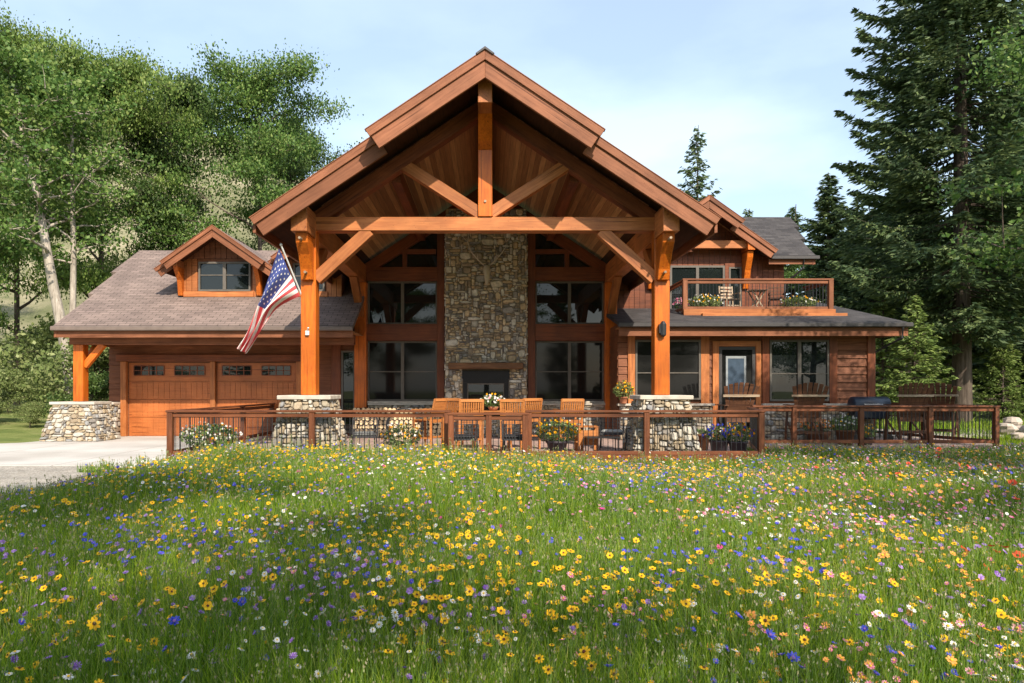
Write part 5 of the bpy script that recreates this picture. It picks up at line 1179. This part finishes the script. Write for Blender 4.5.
def smoothstep_rev(a, b_, x): return smooth(a, b_, x)
for kd, (cnt, rad, wf) in KD.items():
    rad *= FS
    N_ = cnt*9; yy = 1.75+(17.2)*g.random(N_)**.86; xx = g.uniform(-.76, .88, N_)*yy; ok = inside(xx, yy) & (g.random(N_)*1.8 < wf(xx, yy)); xx = xx[ok][:cnt]; yy = yy[ok][:cnt]
    npar = max(8, cnt//9); pi = g.integers(0, min(npar, len(xx)), len(xx)); cl = g.random(len(xx)) < .74; sg = .06+.030*yy[pi]
    cxx = xx[pi]+g.normal(size=len(xx))*sg; cyy = yy[pi]+g.normal(size=len(xx))*sg*1.3; cl &= inside(cxx, cyy) & (cyy > 1.75); xx = np.where(cl, cxx, xx); yy = np.where(cl, cyy, yy)
    hh = np.maximum(.12, hgt(xx, yy))*g.uniform(.62, 1.25, len(xx))+.01; zz = gz(xx, yy)+hh; order = np.argsort(yy); xx, yy, zz, hh = xx[order], yy[order], zz[order], hh[order]
    nm, lab = KN[kd]; protos = [flower_proto(kd, rad, .30, 100+k, [.15, .45, .8, .6, .3, 1.0][k], [0, .8, -.5, .4, 2.5, .1][k]) for k in range(6)]
    k300 = min(len(xx), 290)
    for i in range(k300):
        o = bpy.data.objects.new(nm, protos[int(g.integers(0, 6))]); COL.objects.link(o); s = g.uniform(.65, 1.2)**1.0*(1.5 if g.random() < .22 else 1.05)
        o.location = (xx[i], yy[i], zz[i]); o.rotation_euler = (0, 0, g.uniform(-1.3, 1.3)); o.scale = (s, s, s*1.0); tag(o, zone_label(lab, xx[i], yy[i], s), 'flower', lab.split(' standing')[0].split(' in the')[0]+' among the grass')
    if len(xx) > k300:
        xx, yy, zz, hh = xx[k300:], yy[k300:], zz[k300:], hh[k300:]; m = len(xx); R_ = rad*g.uniform(.75, 1.35, m)*1.15
        np_ = 6; Vs = []; tilt = g.uniform(.1, 1.0, m); ta = g.uniform(-.9, .9, m)-np.pi/2; nrm = np.stack([np.sin(tilt)*np.cos(ta), np.sin(tilt)*np.sin(ta), np.cos(tilt)], -1)
        A = np.cross(nrm, g.normal(size=(m, 3))); A /= np.linalg.norm(A, axis=1, keepdims=True); B = np.cross(nrm, A); Cc = np.stack([xx, yy, zz], -1)
        allV = []; mi = []
        for k in range(np_):
            a = 2*np.pi*k/np_; d = A*np.cos(a)+B*np.sin(a); e = -A*np.sin(a)+B*np.cos(a); rr_ = R_[:, None]
            allV.append(np.stack([Cc, Cc+d*rr_*.7-e*rr_*.38+nrm*rr_*.12, Cc+d*rr_+nrm*rr_*.2, Cc+d*rr_*.7+e*rr_*.38+nrm*rr_*.12], 1)); mi.append(np.zeros(m, int))
        d0 = Cc+nrm*R_[:, None]*.16; s_ = R_[:, None]*.3; allV.append(np.stack([d0+A*s_, d0+B*s_, d0-A*s_, d0-B*s_], 1)); mi.append(np.ones(m, int))
        sw = .0022*(yy/5+.6)[:, None]; ax = np.array([[1., 0, 0]]); bt = Cc-np.stack([g.normal(size=m)*.03, g.normal(size=m)*.03, hh], -1); allV.append(np.stack([Cc-ax*sw, Cc+ax*sw, bt+ax*sw, bt-ax*sw], 1)); mi.append(np.full(m, 2))
        V = np.concatenate([v.reshape(-1, 3) for v in allV]); Q = np.arange(len(V)).reshape(-1, 4)
        cm = {'yellow': 'disc_dark', 'white': 'disc_yellow', 'blue': 'petal_lavender', 'pink': 'petal_pink', 'lavender': 'petal_lavender', 'red': 'disc_dark', 'orange': 'disc_yellow', 'magenta': 'petal_magenta'}[kd]
        o = np_obj('distant_'+nm+'s', V, Q, ['petal_'+kd, cm, 'stem'], None, None, np.concatenate(mi)); tag(o, 'far mass of small '+kd+' wildflowers across the meadow', 'flowers', None, 'stuff')
